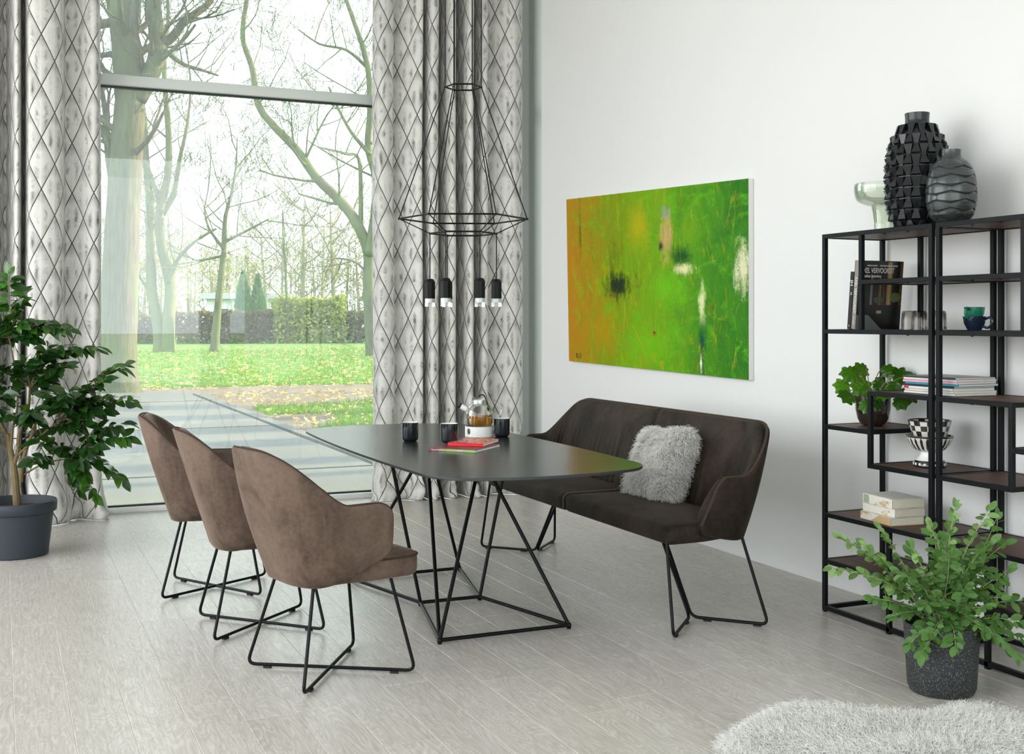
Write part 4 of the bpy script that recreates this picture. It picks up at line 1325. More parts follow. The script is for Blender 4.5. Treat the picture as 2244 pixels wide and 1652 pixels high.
for (a, z, b, s) in PH:
    tip = CR * a + CF * b + Vector((0, 0, z))
    base = Vector((rng.uniform(-.03, .03), rng.uniform(-.03, .03), 0.118))
    m_ = MB(); m_.tube(catmull([base, base.lerp(tip, .55) + Vector((0, 0, 0.03)), tip], 5), 0.0022, 6); m_.build('stalk', M['stem_green'], ph)
    d = (CR * (a * 3 + rng.uniform(-.25, .25)) - CF * 0.25 + Vector((0, 0, rng.uniform(-.75, -.05))))
    place_leaf(lm, ph, tip - d.normalized() * s * 0.15, d, Vector((0, 0, 0.45)) - CF * 0.9 + CR * rng.uniform(-.4, .4), s * 1.02)
tag(ph, 'philodendron with lobed leaves in a brown glazed pot on the shelf', 'potted plant')

# magazines
cols = [((0.72, 0.72, 0.68), 'white magazine at the bottom of the stack on the shelf'), ((0.78, 0.76, 0.72), 'cream magazine second from the bottom of the stack'), ((0.72, 0.70, 0.68), 'white magazine with a red spine patch, third from the bottom'), ((0.02, 0.025, 0.03), 'black magazine in the middle of the stack'), ((0.03, 0.35, 0.45), 'turquoise magazine in the stack above the black one'), ((0.72, 0.36, 0.48), 'pink magazine in the stack above the turquoise one'), ((0.70, 0.70, 0.66), 'grey white magazine in the stack under the topmost'), ((0.05, 0.05, 0.05), 'dark striped magazine lying on top of the stack')]
z = ZM; rng = random.Random(3)
for i, (cc, lab) in enumerate(cols):
    th = (0.010, 0.009, 0.011, 0.007, 0.0085, 0.010, 0.009, 0.0075)[i]
    root = empty('magazine', (3.675 + rng.uniform(-.006, .006), 3.755 + rng.uniform(-.012, .012), z), rng.uniform(-.06, .06))
    cm = plain('magazine_cover_%s' % ('white', 'cream', 'ivory', 'black', 'turquoise', 'pink', 'grey', 'dark')[i], cc, 0.3, var=0.25, vscale=25)
    W_, L_ = 0.222, 0.298
    box('pages', (0.002, 0, th / 2), (W_ - 0.006, L_ - 0.002, th - 0.002), M['paper'], root)
    V, F = [], []
    box('cover', (0, 0, th - 0.0006), (W_, L_, 0.0010), cm, root)
    box('back_cover', (0, 0, 0.0006), (W_, L_, 0.0010), cm, root)
    box('spine', (-W_ / 2 + 0.0006, 0, th / 2), (0.0012, L_, th - 0.0002), cm, root)
    if i == 2:
        box('red_patch', (-W_ / 2 - 0.0004, 0.125, th / 2), (0.0008, 0.030, th * 0.8), plain('red_print', (0.55, 0.02, 0.03), 0.4, var=0.1), root)
    tag(root, lab, 'magazine', 'magazines stacked on the shelf')
    z += th + 0.0004

# two patterned bowls
def checker(name, nu, rows, z0, z1, kind):
    t = NT(name)
    o = t.obj()
    sp = t.n('ShaderNodeSeparateXYZ'); t.l(o, sp.inputs[0])
    ang = t.math('MULTIPLY', t.math('ADD', t.math('ARCTAN2', sp.outputs[1], sp.outputs[0]), PI), nu / (2 * PI))
    h = t.math('MULTIPLY', t.math('SUBTRACT', sp.outputs[2], z0), rows / (z1 - z0))
    if kind == 'check':
        k = t.math('MODULO', t.math('ADD', t.math('FLOOR', ang), t.math('FLOOR', h)), 2.0)
        k = t.math('GREATER_THAN', t.math('ABSOLUTE', k), 0.5)
    else:
        fr = t.math('ABSOLUTE', t.math('SUBTRACT', t.math('FRACT', ang), 0.5))      # 0 centre .5 edge
        bar = t.math('LESS_THAN', fr, 0.24)
        pt = t.math('LESS_THAN', h, t.math('SUBTRACT', 0.98, t.math('MULTIPLY', fr, 1.1)))
        k = t.math('MULTIPLY', bar, pt)
        low = t.math('GREATER_THAN', h, 0.0)
        k = t.math('MULTIPLY', k, low)
    rim = t.math('GREATER_THAN', h, rows * (0.955 if kind == 'check' else 0.93))
    k = t.math('MAXIMUM', k, rim)
    c = t.mix(k, (0.74, 0.71, 0.65), (0.010, 0.010, 0.012))
    n = t.noise(o, 60, 3)
    t.col(t.mix(t.math('MULTIPLY', n, 0.12), c, (0.3, 0.28, 0.26)))
    t.set(Roughness=0.15); t.b.inputs['Coat Weight'].default_value = 0.5
    return t.m
bwl = empty('footed_bowl', (3.668, 3.866, ZB))
m_check = checker('checked_glaze', 18, 4, -0.012, 0.080, 'check')
m_strip = checker('striped_glaze', 22, 1, 0.008, 0.072, 'stripe')
lathe('bowl_body', [(0.030, 0.004), (0.045, 0.0055), (0.068, 0.018), (0.086, 0.042), (0.096, 0.066), (0.100, 0.074), (0.096, 0.0745), (0.082, 0.046), (0.064, 0.024), (0.0, 0.014)], m_strip, bwl, 44, loc=(0, 0, 0.060), cap=False)
lathe('stem', [(0.060, 0.028), (0.052, 0.034), (0.042, 0.045), (0.038, 0.056), (0.040, 0.066), (0.046, 0.068)], M['white_ceramic'], bwl, 36, cap=False)
lathe('foot', [(0, 0.0), (0.062, 0.0), (0.068, 0.006), (0.067, 0.020), (0.060, 0.028), (0, 0.029)], M['black_glaze'], bwl, 36)
for k in range(18):
    a = 2 * PI * (k + .5) / 18
    V, F = lathev([(0, -0.002), (0.0062, -0.001), (0.0062, 0.001), (0, 0.002)], 10)
    R_ = Matrix.Rotation(a, 4, 'Z') @ Matrix.Translation((0.0675, 0, 0.013)) @ Matrix.Rotation(PI / 2, 4, 'Y')
    o = mk('painted_dot', [R_ @ Vector(v) for v in V], F, M['white_ceramic'], bwl)
tag(bwl, 'footed bowl with black and white stripes on the lower shelf', 'bowl')
lathe_o = empty('checked_bowl', (3.668, 3.866, ZB + 0.121))
lathe('bowl_body', [(0.0, -0.012), (0.050, -0.010), (0.066, 0.004), (0.078, 0.035), (0.088, 0.070), (0.0905, 0.080), (0.0865, 0.0805), (0.074, 0.038), (0.06, 0.010), (0, 0.0)], m_check, lathe_o, 44, cap=False)
tag(lathe_o, 'black and white checked bowl nested in the footed striped bowl', 'bowl')

# three old paperbacks
M['old_paper'] = plain('aged_paper', (0.72, 0.68, 0.55), 0.9, var=0.06, vscale=40, bump=0.3, bscale=250)
def oldspine(name, tear):
    t = NT(name)
    n = t.noise(t.map(t.obj(), (10, 6, 14)), 1.0, 5, 0.6)
    t.col(t.ramp(n, [(tear - 0.03, (0.74, 0.72, 0.64)), (tear + 0.02, (0.56, 0.38, 0.20))]))
    t.set(Roughness=0.85); t.bump(n, 0.4, 0.004)
    return t.m
zz = ZK
for i, (th, W_, L_, dx, dy, rz, tear, lab) in enumerate(((0.036, 0.168, 0.228, 0, 0.0, -0.03, 0.48, 'worn cream paperback at the bottom of the pile with brown spine'), (0.036, 0.158, 0.222, 0.004, -0.006, 0.03, 0.62, 'worn white paperback in the middle of the pile of three'), (0.042, 0.166, 0.212, 0.006, -0.002, 0.0, 0.60, 'worn cream paperback on top of the pile with green spine label'))):
    root = empty('paperback_book', (3.612 + dx, 4.035 + dy, zz), -0.10 + rz)
    sm_ = oldspine('worn_spine_%s' % ('brown', 'white', 'cream')[i], tear)
    box('page_block', (0.0015, 0, th / 2), (W_ - 0.003, L_ - 0.003, th - 0.004), M['old_paper'], root, bevel=0.002, seg=1)
    box('cover', (0, 0, th - 0.0009), (W_, L_, 0.0016), plain('worn_cover_%s' % ('a', 'b', 'c')[i] if False else 'worn_cover', (0.74, 0.73, 0.68), 0.8, var=0.06), root)
    box('back_cover', (0, 0, 0.0009), (W_, L_, 0.0016), sm_, root)
    box('spine', (-W_ / 2 - 0.0004, 0, th / 2), (0.0030, L_, th - 0.001), sm_, root, bevel=0.001, seg=1)
    if i == 2:
        lb = plain('green_label', (0.36, 0.42, 0.30), 0.8, var=0.5, vscale=120)
        box('spine_label', (-W_ / 2 - 0.0022, 0.078, th / 2), (0.0006, 0.040, th * 0.85), lb, root)
    tag(root, lab, 'book', 'old paperbacks piled on the shelf')
    zz += th + 0.0006

# ------------------------------------------------------------------ things on the table
TZ = 0.7503
cup = None
for (cx_, cy_, cz_, lab) in ((1.858, 5.475, TZ, 'glossy black cup with white inside, standing alone towards the chairs'), (1.962, 5.203, TZ + 0.0128, 'glossy black cup with white inside, standing on the book'), (2.365, 5.505, TZ, 'glossy black cup half hidden behind the teapot')):
    if cup is None:
        cup = empty('cup', (cx_, cy_, cz_))
        lathe('outer_wall', [(0, 0.0), (0.028, 0.0), (0.036, 0.005), (0.0408, 0.016), (0.0415, 0.092), (0.0400, 0.0935)], M['black_glaze'], cup, 40, cap=False)
        lathe('inner_wall', [(0.0400, 0.0935), (0.0385, 0.092), (0.0378, 0.02), (0.03, 0.008), (0, 0.007)], M['white_ceramic'], cup, 40, cap=False)
        o = cup
    else:
        o = copy_tree(cup); o.location = (cx_, cy_, cz_)
    tag(o, lab, 'cup', 'black cups on the table')

# books on the table
def tcover():
    t = NT('patchwork_cover')
    o = t.n('ShaderNodeTexCoord').outputs['Generated']
    br = t.n('ShaderNodeTexBrick'); t.l(t.map(o, (5.0, 4.0, 1)), br.inputs['Vector'])
    br.inputs['Color1'].default_value = (0.80, 0.06, 0.05, 1); br.inputs['Color2'].default_value = (0.85, 0.38, 0.02, 1)
    br.inputs['Mortar'].default_value = (0.02, 0.015, 0.10, 1); br.inputs['Mortar Size'].default_value = 0.035; br.inputs['Scale'].default_value = 1.0
    br.offset = 0.4; br.inputs['Brick Width'].default_value = 1.3; br.inputs['Row Height'].default_value = 1.0
    ck = t.n('ShaderNodeTexVoronoi'); t.l(t.map(o, (9, 7, 1)), ck.inputs['Vector']); ck.inputs['Scale'].default_value = 1.0
    sp = t.n('ShaderNodeSeparateColor'); t.l(ck.outputs['Color'], sp.inputs[0])
    c = t.mix(t.math('GREATER_THAN', sp.outputs[0], 0.80), br.outputs[0], (0.06, 0.03, 0.35))
    c = t.mix(t.math('GREATER_THAN', sp.outputs[1], 0.84), c, (0.80, 0.30, 0.32))
    t.col(c); t.set(Roughness=0.25)
    return t.m
M['patch'] = tcover()
M['maroon'] = plain('maroon_cover', (0.16, 0.012, 0.03), 0.35, var=0.15)
def twotone():
    t = NT('maroon_green_cover')
    o = t.n('ShaderNodeTexCoord').outputs['Generated']
    sp = t.n('ShaderNodeSeparateXYZ'); t.l(o, sp.inputs[0])
    n = t.noise(o, 8, 3)
    t.col(t.ramp(t.math('ADD', sp.outputs[0], t.math('MULTIPLY', t.math('SUBTRACT', n, 0.5), 0.08)), [(0.20, (0.17, 0.012, 0.03)), (0.30, (0.30, 0.28, 0.09)), (0.42, (0.32, 0.44, 0.15)), (1.0, (0.36, 0.48, 0.18))]))
    t.set(Roughness=0.35)
    return t.m
M['twotone'] = twotone()
ang = math.atan2(4.86 - 5.031, 1.965 - 1.803)
c4 = Vector((1.984, 5.056, 0))
def flat_book(name, c, W_, L_, th, rz, cover, spine, label):
    """spine along local -Y edge; L_ along X"""
    root = empty(name, c, rz)
    box('page_block', (0, 0.001, th / 2), (L_ - 0.004, W_ - 0.004, th - 0.003), M['ink_white'], root)
    box('cover', (0, 0, th - 0.0008), (L_, W_, 0.0014), cover, root)
    box('back_cover', (0, 0, 0.0008), (L_, W_, 0.0014), spine, root)
    box('spine', (0, -W_ / 2 + 0.0008, th / 2), (L_, 0.0016, th - 0.0002), spine, root)
    tag(root, label, 'book', 'books on the dining table')
    return root
b1 = flat_book('paperback_book', (1.984, 5.056, TZ), 0.285, 0.236, 0.012, ang, M['maroon'], M['twotone'], 'maroon and green paperback lying flat on the table under the cup')
text('spine_print', 'THOMAS RITTER', 0.0095, M['ink_white'], b1, (-0.038, -0.1433, 0.006), (PI / 2, PI, 0), sx=0.9)
text('spine_print', 'IHIIHIIHI', 0.0095, M['ink_white'], b1, (0.060, -0.1433, 0.006), (PI / 2, PI, 0), sx=0.9)
b2 = flat_book('paperback_book', (2.060, 5.135, TZ + 0.0125), 0.235, 0.175, 0.014, ang + 0.10, M['patch'], plain('red_spine', (0.75, 0.02, 0.025), 0.3, var=0.08), 'red paperback with patchwork cover lying on the maroon book')
b2['label'] = 'red and orange patchwork paperback lying on top of the maroon book'

# teapot on a ceramic warmer
tc_ = (2.268, 5.575)
wm_ = empty('teapot_warmer', (tc_[0], tc_[1], TZ))
# wall of the warmer with an oval opening on each side
V = []; F = []; ns_ = 216; zz_ = [0.052 * q / 26 for q in range(27)]
vd = math.atan2(-CF.y, -CF.x)
for r_ in (0.0735, 0.0685):
    for z_ in zz_:
        for k in range(ns_):
            a = 2 * PI * k / ns_; V.append((r_ * math.cos(a), r_ * math.sin(a), z_))
nz_ = len(zz_)
hole = set()
for hc_ in (vd - 0.80, vd + 1.25, vd + PI - 0.7, vd + PI + 0.8):
    for k in range(ns_):
        for j in range(nz_ - 1):
            am = 2 * PI * (k + .5) / ns_; dz_ = ((zz_[j] + zz_[j + 1]) / 2 - 0.028) / 0.016
            da = (am - hc_ + PI) % (2 * PI) - PI
            if (da / 0.17) ** 2 + dz_ ** 2 < 1.0: hole.add((k, j))
for k in range(ns_):
    l = (k + 1) % ns_
    for j in range(nz_ - 1):
        if (k, j) in hole: continue
        a = j * ns_; b = (j + 1) * ns_; q = nz_ * ns_
        F += [(a + k, a + l, b + l, b + k), (q + a + k, q + b + k, q + b + l, q + a + l)]
    t_ = (nz_ - 1) * ns_; q = nz_ * ns_
    F += [(t_ + k, t_ + l, q + t_ + l, q + t_ + k), (k, q + k, q + l, l)]
o = mk('ring_wall', V, F, M['white_ceramic'], wm_); fixn(o); sharp(o, 40)
lathe('tea_light', [(0, 0.001), (0.019, 0.001), (0.019, 0.014), (0, 0.014)], M['brown_glaze'], wm_, 20)
tag(wm_, 'white ceramic teapot warmer with oval openings on the table', 'warmer')
tp = empty('glass_teapot', (tc_[0], tc_[1], TZ + 0.0525))
lathe('body', [(0, 0.0), (0.058, 0.0), (0.068, 0.006), (0.0715, 0.016), (0.0715, 0.062), (0.0665, 0.088), (0.053, 0.108), (0.042, 0.116), (0.040, 0.128), (0.0385, 0.128), (0.040, 0.114), (0.051, 0.106), (0.0645, 0.087), (0.0695, 0.062), (0.0695, 0.017), (0.066, 0.008), (0, 0.003)], M['tea_glass'], tp, 44)
lathe('tea', [(0, 0.0035), (0.062, 0.0035), (0.0688, 0.016), (0.0688, 0.060), (0, 0.060)], M['tea'], tp, 44)
lathe('infuser_collar', [(0.038, 0.106), (0.0386, 0.118), (0.0386, 0.134), (0.0375, 0.134), (0.037, 0.106)], M['steel'], tp, 36, cap=False)
lathe('lid', [(0, 0.150), (0.034, 0.150), (0.0375, 0.146), (0.0375, 0.131), (0.035, 0.130)], M['tea_glass'], tp, 36)
# spout to the left, handle to the right as seen from the room
dL = -CR
m_ = MB(); m_.tube([dL * 0.058 + Vector((0, 0, 0.082)), dL * 0.080 + Vector((0, 0, 0.093)), dL * 0.094 + Vector((0, 0, 0.101))], [0.014, 0.0145, 0.0145], 16); m_.build('spout', M['white_ceramic'], tp)
m_ = MB(); m_.tube([dL * 0.095 + Vector((0, 0, 0.1016)), dL * 0.1035 + Vector((0, 0, 0.1068))], [0.0148, 0.0140], 16); m_.build('spout_stopper', M['black_rubber'], tp)
m_ = MB(); m_.tube(catmull([CR * 0.040 + Vector((0, 0, 0.128)), CR * 0.068 + Vector((0, 0, 0.130)), CR * 0.108 + Vector((0, 0, 0.108)), CR * 0.112 + Vector((0, 0, 0.075)), CR * 0.088 + Vector((0, 0, 0.045)), CR * 0.068 + Vector((0, 0, 0.035))], 7), 0.0052, 10); m_.build('handle', M['tea_glass'], tp)
m_ = MB(); m_.tube(catmull([CR * -0.004 + Vector((0, 0, 0.150)), CR * 0.008 + Vector((0, 0, 0.160)), CR * 0.026 + Vector((0, 0, 0.155)), CR * 0.041 + Vector((0, 0, 0.120)), CR * 0.046 - CF * .01 + Vector((0, 0, 0.097))], 7), 0.0036, 8)
m_.build('lid_strap', M['black_rubber'], tp)
box('strap_weight', CR * 0.047 - CF * .042 + Vector((0, 0, 0.089)), (0.013, 0.010, 0.018), M['black_rubber'], tp, bevel=0.002, rz=-YAW)
tag(tp, 'glass teapot half full of amber tea on the white warmer', 'teapot')

# ------------------------------------------------------------------ floor plants
def branchy(root, tips, base, mat_twig, lmesh, leaf_s, per, seed, droop, r0, max_parts, scale_px, cpx, start_fn, twig_r=0.0022):
    rng = random.Random(seed)
    count = 0
    extra = MB()
    for ti, tip in enumerate(tips):
        px, py = tip[:2]
        b = tip[2] if len(tip) > 2 else rng.uniform(-0.16, 0.16)
        T = CR * ((px - cpx) * scale_px) + CF * b + Vector((0, 0, HC - (py - CY) * scale_px - root.location.z))
        S = start_fn(T, rng)
        mid = S.lerp(T, 0.55) + Vector((0, 0, droop * (T - S).length)) + Vector((rng.uniform(-.02, .02), rng.uniform(-.02, .02), 0))
        path = catmull([S, S.lerp(mid, 0.5) + Vector((0, 0, droop * 0.3 * (T - S).length)), mid, T], 6)
        n = len(path)
        m_ = MB(); m_.tube(path, [lerp(r0, twig_r * 0.6, (i / (n - 1)) ** 0.7) for i in range(n)], 6)
        m_.build('branch', mat_twig, root)
        total = (T - S).length
        k = max(4, int(per * (0.6 + total * 1.4)))
        for q in range(k):
            f = 0.30 + 0.70 * (q + rng.random() * 0.6) / k
            f = min(f, 0.999)
            i = int(f * (n - 1)); p = path[i].lerp(path[min(i + 1, n - 1)], f * (n - 1) - i)
            tang = (path[min(i + 1, n - 1)] - path[max(i - 1, 0)]).normalized()
            side = tang.cross(Vector((0, 0, 1)))
            if side.length < .1: side = CR.copy()
            side.normalize()
            sg = 1 if q % 2 else -1
            d = tang * rng.uniform(0.25, 0.8) + side * sg * rng.uniform(0.4, 1.0) + Vector((0, 0, rng.uniform(-0.75, 0.35)))
            if q >= k - 2: d = tang + side * sg * 0.3 + Vector((0, 0, rng.uniform(-.4, .1)))
            nrm = Vector((0, 0, 1)) * rng.uniform(0.3, 1.0) - CF * rng.uniform(0.0, 1.0) + CR * rng.uniform(-.6, .6)
            s = leaf_s * rng.uniform(0.65, 1.2)
            pp_ = p + d.normalized() * 0.004
            if count < max_parts:
                place_leaf(lmesh, root, pp_, d, nrm, s); count += 1
            else:
                Q = orient(d, nrm)
                extra.add([pp_ + Q @ (Vector(v.co) * s) for v in lmesh.vertices], [tuple(f_.vertices) for f_ in lmesh.polygons])
    if extra.v:
        o = mk('leaf_mass', extra.v, extra.f, lmesh.materials[0], root); o['kind'] = 'stuff'
    return count

# camellia in the slate blue pot
cam_plant = empty('potted_camellia', (0.077, 7.285, 0.0))
lathe('pot', [(0, 0.0), (0.176, 0.0), (0.183, 0.006), (0.210, 0.245), (0.222, 0.249), (0.228, 0.256), (0.231, 0.305), (0.226, 0.312), (0.214, 0.312), (0.209, 0.30), (0.20, 0.262), (0.17, 0.02), (0, 0.02)], M['pot_blue'], cam_plant, 56)
lathe('soil', [(0, 0.272), (0.1, 0.270), (0.201, 0.263)], M['soil'], cam_plant, 40)
spx = 6.72 / 2550
def cpt(px, py, b=0.0): return CR * ((px - 32) * spx) + CF * b + Vector((0, 0, HC - (py - CY) * spx))
trunk_paths = [([(38, 1108), (36, 1060), (30, 1020), (22, 985), (18, 950)], 0.024, 0.014), ([(45, 1055), (52, 1010), (60, 975), (72, 940), (80, 900)], 0.014, 0.008), ([(30, 1020), (40, 985), (44, 950), (58, 900), (66, 850)], 0.013, 0.007),
               ([(22, 985), (12, 950), (0, 915), (-10, 860)], 0.011, 0.006), ([(24, 985), (30, 940), (34, 890), (30, 820), (25, 740)], 0.010, 0.004), ([(36, 1000), (60, 978), (90, 952), (130, 925), (170, 905)], 0.008, 0.004),
               ([(50, 1040), (80, 1022), (110, 1010), (150, 1005)], 0.006, 0.003)]
for pth, ra, rb in trunk_paths:
    rr_ = random.Random(len(pth) * 7 + pth[0][0])
    pts = catmull([cpt(a, b, rr_.uniform(-.03, .03) if i else 0) for i, (a, b) in enumerate(pth)], 5)
    m_ = MB(); m_.tube(pts, [lerp(ra, rb, i / (len(pts) - 1)) for i in range(len(pts))], 10); m_.build('stem', M['stem_brown'], cam_plant)
lmc = leaf_mesh('camellia_leaf', M['camellia'], W=0.27, curl=0.22, fold=0.22, n=5)
anch = [cpt(*q) for q in ((18, 950), (22, 985), (40, 960), (60, 975), (72, 940), (80, 900), (58, 900), (66, 850), (0, 915), (-10, 860), (34, 890), (30, 820), (25, 740), (90, 952), (130, 925), (150, 1005), (110, 1010))]
def cstart(T, rng):
    best = sorted(anch, key=lambda a: (a - T).length + 0.6 * max(0, a.z - T.z + 0.05) + rng.random() * 0.12)
    return best[0].copy()
ctips = [(278, 800, -.05), (287, 878, .0), (272, 960, .05), (270, 1052, 0), (212, 1078, -.05), (150, 722, 0), (118, 712, .1), (205, 762, .05), (62, 706, -.05), (20, 602, 0), (38, 645, .06), (240, 832, -.1), (258, 930, .1), (180, 1005, -.1), (105, 962, -.15), (62, 905, -.2), (10, 805, -.15), (-40, 765, 0), (-60, 905, 0), (132, 862, -.15), (190, 882, .1), (112, 802, .15), (-30, 685, .05), (95, 1002, -.15), (218, 975, -.1), (165, 1072, .05), (30, 860, -.2), (75, 790, -.12), (160, 800, -.08), (45, 735, .12), (85, 850, .15), (150, 940, .12), (225, 900, 0), (10, 900, -.2), (-20, 850, .15), (60, 950, .18), (140, 900, .2), (180, 850, -.2), (100, 890, -.22), (40, 800, .2), (-45, 960, -.1), (200, 930, -.05), (125, 985, .1), (15, 700, -.08), (80, 745, .0), (170, 765, .1), (240, 880, .08), (120, 760, -.1), (50, 830, .05), (-10, 740, .12), (-120, 800, .05), (-170, 850, -.05), (-200, 920, .05), (-110, 700, 0), (-150, 960, .1), (-90, 880, -.15), (-60, 820, .15), (-190, 1000, 0), (-130, 1040, -.08), (-80, 720, -.1), (-140, 760, .1), (-100, 950, .15)]
branchy(cam_plant, ctips, None, M['stem_brown'], lmc, 0.092, 25.0, 4, 0.14, 0.0042, 290, spx, 32, cstart)
tag(cam_plant, 'bushy camellia with glossy dark leaves in a slate blue floor pot', 'potted plant')

# shrub in the speckled pot
sh = empty('potted_shrub', (3.140, 3.250, 0.0))
lathe('pot', [(0, 0.0), (0.098, 0.0), (0.112, 0.004), (0.120, 0.022), (0.1335, 0.246), (0.1315, 0.250), (0.1265, 0.249), (0.122, 0.20), (0.11, 0.02), (0, 0.02)], M['pot_speckle'], sh, 56)
lathe('soil', [(0, 0.226), (0.06, 0.225), (0.122, 0.220)], M['soil'], sh, 36)
spx2 = 4.24 / 2550
lms = leaf_mesh('shrub_leaf', M['shrub'], W=0.27, curl=0.08, fold=0.18, n=6, tp=1.0, pw=0.62)
def sstart(T, rng):
    k = rng.uniform(0.02, 0.10)
    return Vector((T.x * k * 2, T.y * k * 2, 0.225 + rng.uniform(0, .06)))
stips = [(1822, 1243, 0), (1852, 1182, .05), (1897, 1192, 0), (1942, 1167, .05), (1987, 1190, -.05), (2038, 1152, 0), (2092, 1110, 0), (2165, 1118, 0), (2196, 1140, .05), (2202, 1190, 0), (2196, 1240, -.06), (2150, 1180, -.08), (2100, 1172, .1), (2052, 1202, -.12), (1952, 1242, -.1), (1902, 1302, -.05), (1932, 1335, -.1), (1962, 1390, -.14), (2002, 1362, -.17), (2052, 1385, -.18), (2142, 1365, -.16), (2190, 1405, -.14), (2232, 1352, -.1), (2244, 1312, 0), (2222, 1290, .1), (2082, 1262, -.15), (2032, 1282, -.17), (2112, 1302, -.18), (2162, 1292, -.12), (1992, 1302, -.14), (2212, 1422, -.1), (1986, 1402, -.16), (2070, 1170, .12), (2020, 1230, .12), (2130, 1240, .1), (2180, 1260, .08), (1970, 1290, .12), (2100, 1340, -.2), (1925, 1270, .08), (2150, 1210, .14), (2005, 1250, -.05), (2120, 1200, -.1), (2060, 1310, .1), (2240, 1390, -.05), (2080, 1220, 0)]
branchy(sh, stips, None, M['stem_pale'], lms, 0.045, 30, 8, 0.10, 0.0034, 295, spx2, 2063, sstart, 0.0016)
tag(sh, 'light green leafy shrub in a black speckled pot beside the shelving', 'potted plant')

# ------------------------------------------------------------------ fur
def hair(name, roots, dirs, length, rad, npts, mat, parent, curl, seed, jitter=0.3, gravity=0.3):
    rg = np.random.default_rng(seed)
    N = len(roots)
    R = np.asarray(roots, dtype=np.float32); D = np.asarray(dirs, dtype=np.float32)
    D = D + rg.normal(0, jitter, (N, 3)).astype(np.float32); D /= np.linalg.norm(D, axis=1, keepdims=True)
    Lh = (length * rg.uniform(0.6, 1.25, N)).astype(np.float32)
    a = np.cross(D, rg.normal(0, 1, (N, 3))); a /= np.linalg.norm(a, axis=1, keepdims=True) + 1e-9
    b = np.cross(D, a)
    ph_ = rg.uniform(0, 2 * PI, N); tw = rg.uniform(1.2, 2.4, N) * 2 * PI
    pos = np.zeros((N, npts, 3), dtype=np.float32)
    for i in range(npts):
        t = i / (npts - 1)
        an = ph_ + tw * t
        off = curl * t ** 0.7 * (a * (np.cos(an) - np.cos(ph_))[:, None] + b * (np.sin(an) - np.sin(ph_))[:, None])
        pos[:, i] = R + D * (Lh * t)[:, None] + off - np.array([0, 0, 1.0]) * (gravity * Lh * t * t)[:, None]
    hc_ = bpy.data.hair_curves.new(name)
    hc_.add_curves([npts] * N)
    hc_.attributes['position'].data.foreach_set('vector', pos.ravel())
    ra = hc_.attributes.get('radius') or hc_.attributes.new('radius', 'FLOAT', 'POINT')
    rv = np.tile(np.linspace(1.0, 0.35, npts) * rad, N).astype(np.float32)
    ra.data.foreach_set('value', rv)
    hc_.materials.append(mat)
    o = bpy.data.objects.new(name, hc_)
    o['kind'] = 'stuff'
    return link(o, parent)

def sample_mesh(me, count, seed):
    rg = np.random.default_rng(seed)
    me.calc_loop_triangles()
    nv_ = len(me.vertices)
    co = np.empty(nv_ * 3); me.vertices.foreach_get('co', co); co = co.reshape(-1, 3)
    no = np.empty(nv_ * 3); me.vertices.foreach_get('normal', no); no = no.reshape(-1, 3)
    tri = np.empty(len(me.loop_triangles) * 3, dtype=np.int32); me.loop_triangles.foreach_get('vertices', tri); tri = tri.reshape(-1, 3)
    A, B, C = co[tri[:, 0]], co[tri[:, 1]], co[tri[:, 2]]
    ar = np.linalg.norm(np.cross(B - A, C - A), axis=1); p = ar / ar.sum()
    idx = rg.choice(len(tri), count, p=p)
    u = rg.random(count); v = rg.random(count); f = u + v > 1; u[f] = 1 - u[f]; v[f] = 1 - v[f]
    w = 1 - u - v
    P = A[idx] * w[:, None] + B[idx] * u[:, None] + C[idx] * v[:, None]
    N_ = no[tri[idx, 0]] * w[:, None] + no[tri[idx, 1]] * u[:, None] + no[tri[idx, 2]] * v[:, None]
    return P, N_ / (np.linalg.norm(N_, axis=1, keepdims=True) + 1e-9)

# cushion on the bench
cu_root = empty('fur_cushion', (2.985, 4.965, 0.490))
S_, T_ = 0.198, 0.168
V = []; F = []; nn = 22
def cush(u, v, side):
    eu, ev = 1 - u ** 4, 1 - v ** 4
    thick = 0.075 * (max(0, eu * ev)) ** 0.5
    pin = 1 - 0.20 * (1 - abs(u)) * (abs(v) ** 2)
    pu = 1 - 0.20 * (1 - abs(v)) * (abs(u) ** 2)
    return Vector((side * thick, u * S_ * pu, v * T_ * pin))
for side in (-1, 1):
    for j in range(nn + 1):
        for i in range(nn + 1):
            V.append(cush(-1 + 2 * i / nn, -1 + 2 * j / nn, side))
off_ = (nn + 1) ** 2
for s in (0, 1):
    for j in range(nn):
        for i in range(nn):
            a = s * off_ + j * (nn + 1) + i; F.append((a, a + 1, a + nn + 2, a + nn + 1))
body = mk('cushion_body', V, F, M['fur_skin'], cu_root)
bm = bmesh.new(); bm.from_mesh(body.data); bmesh.ops.remove_doubles(bm, verts=bm.verts, dist=0.0005); bmesh.ops.recalc_face_normals(bm, faces=bm.faces); bm.to_mesh(body.data); bm.free()
for v_ in body.data.vertices:                     # lean back, turn a little, stand on one edge
    q = Matrix.Rotation(math.radians(-5), 3, 'X') @ v_.co
    q = Matrix.Rotation(math.radians(24), 3, 'Y') @ q
    q = Matrix.Rotation(math.radians(-4), 3, 'Z') @ q
    v_.co = q + Vector((0, 0, 0.160))
body.data.update()
P_, N_ = sample_mesh(body.data, 17000, 5)
fl_ = np.array([[mnoise.noise((p[1] * 14, p[2] * 14, k * 5.0)) for k in (1, 2, 3)] for p in P_])
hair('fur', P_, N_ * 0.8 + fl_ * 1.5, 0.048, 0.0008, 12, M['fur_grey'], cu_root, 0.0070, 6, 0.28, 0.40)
tag(cu_root, 'curly pale grey fur cushion leaning on the back of the bench', 'cushion')

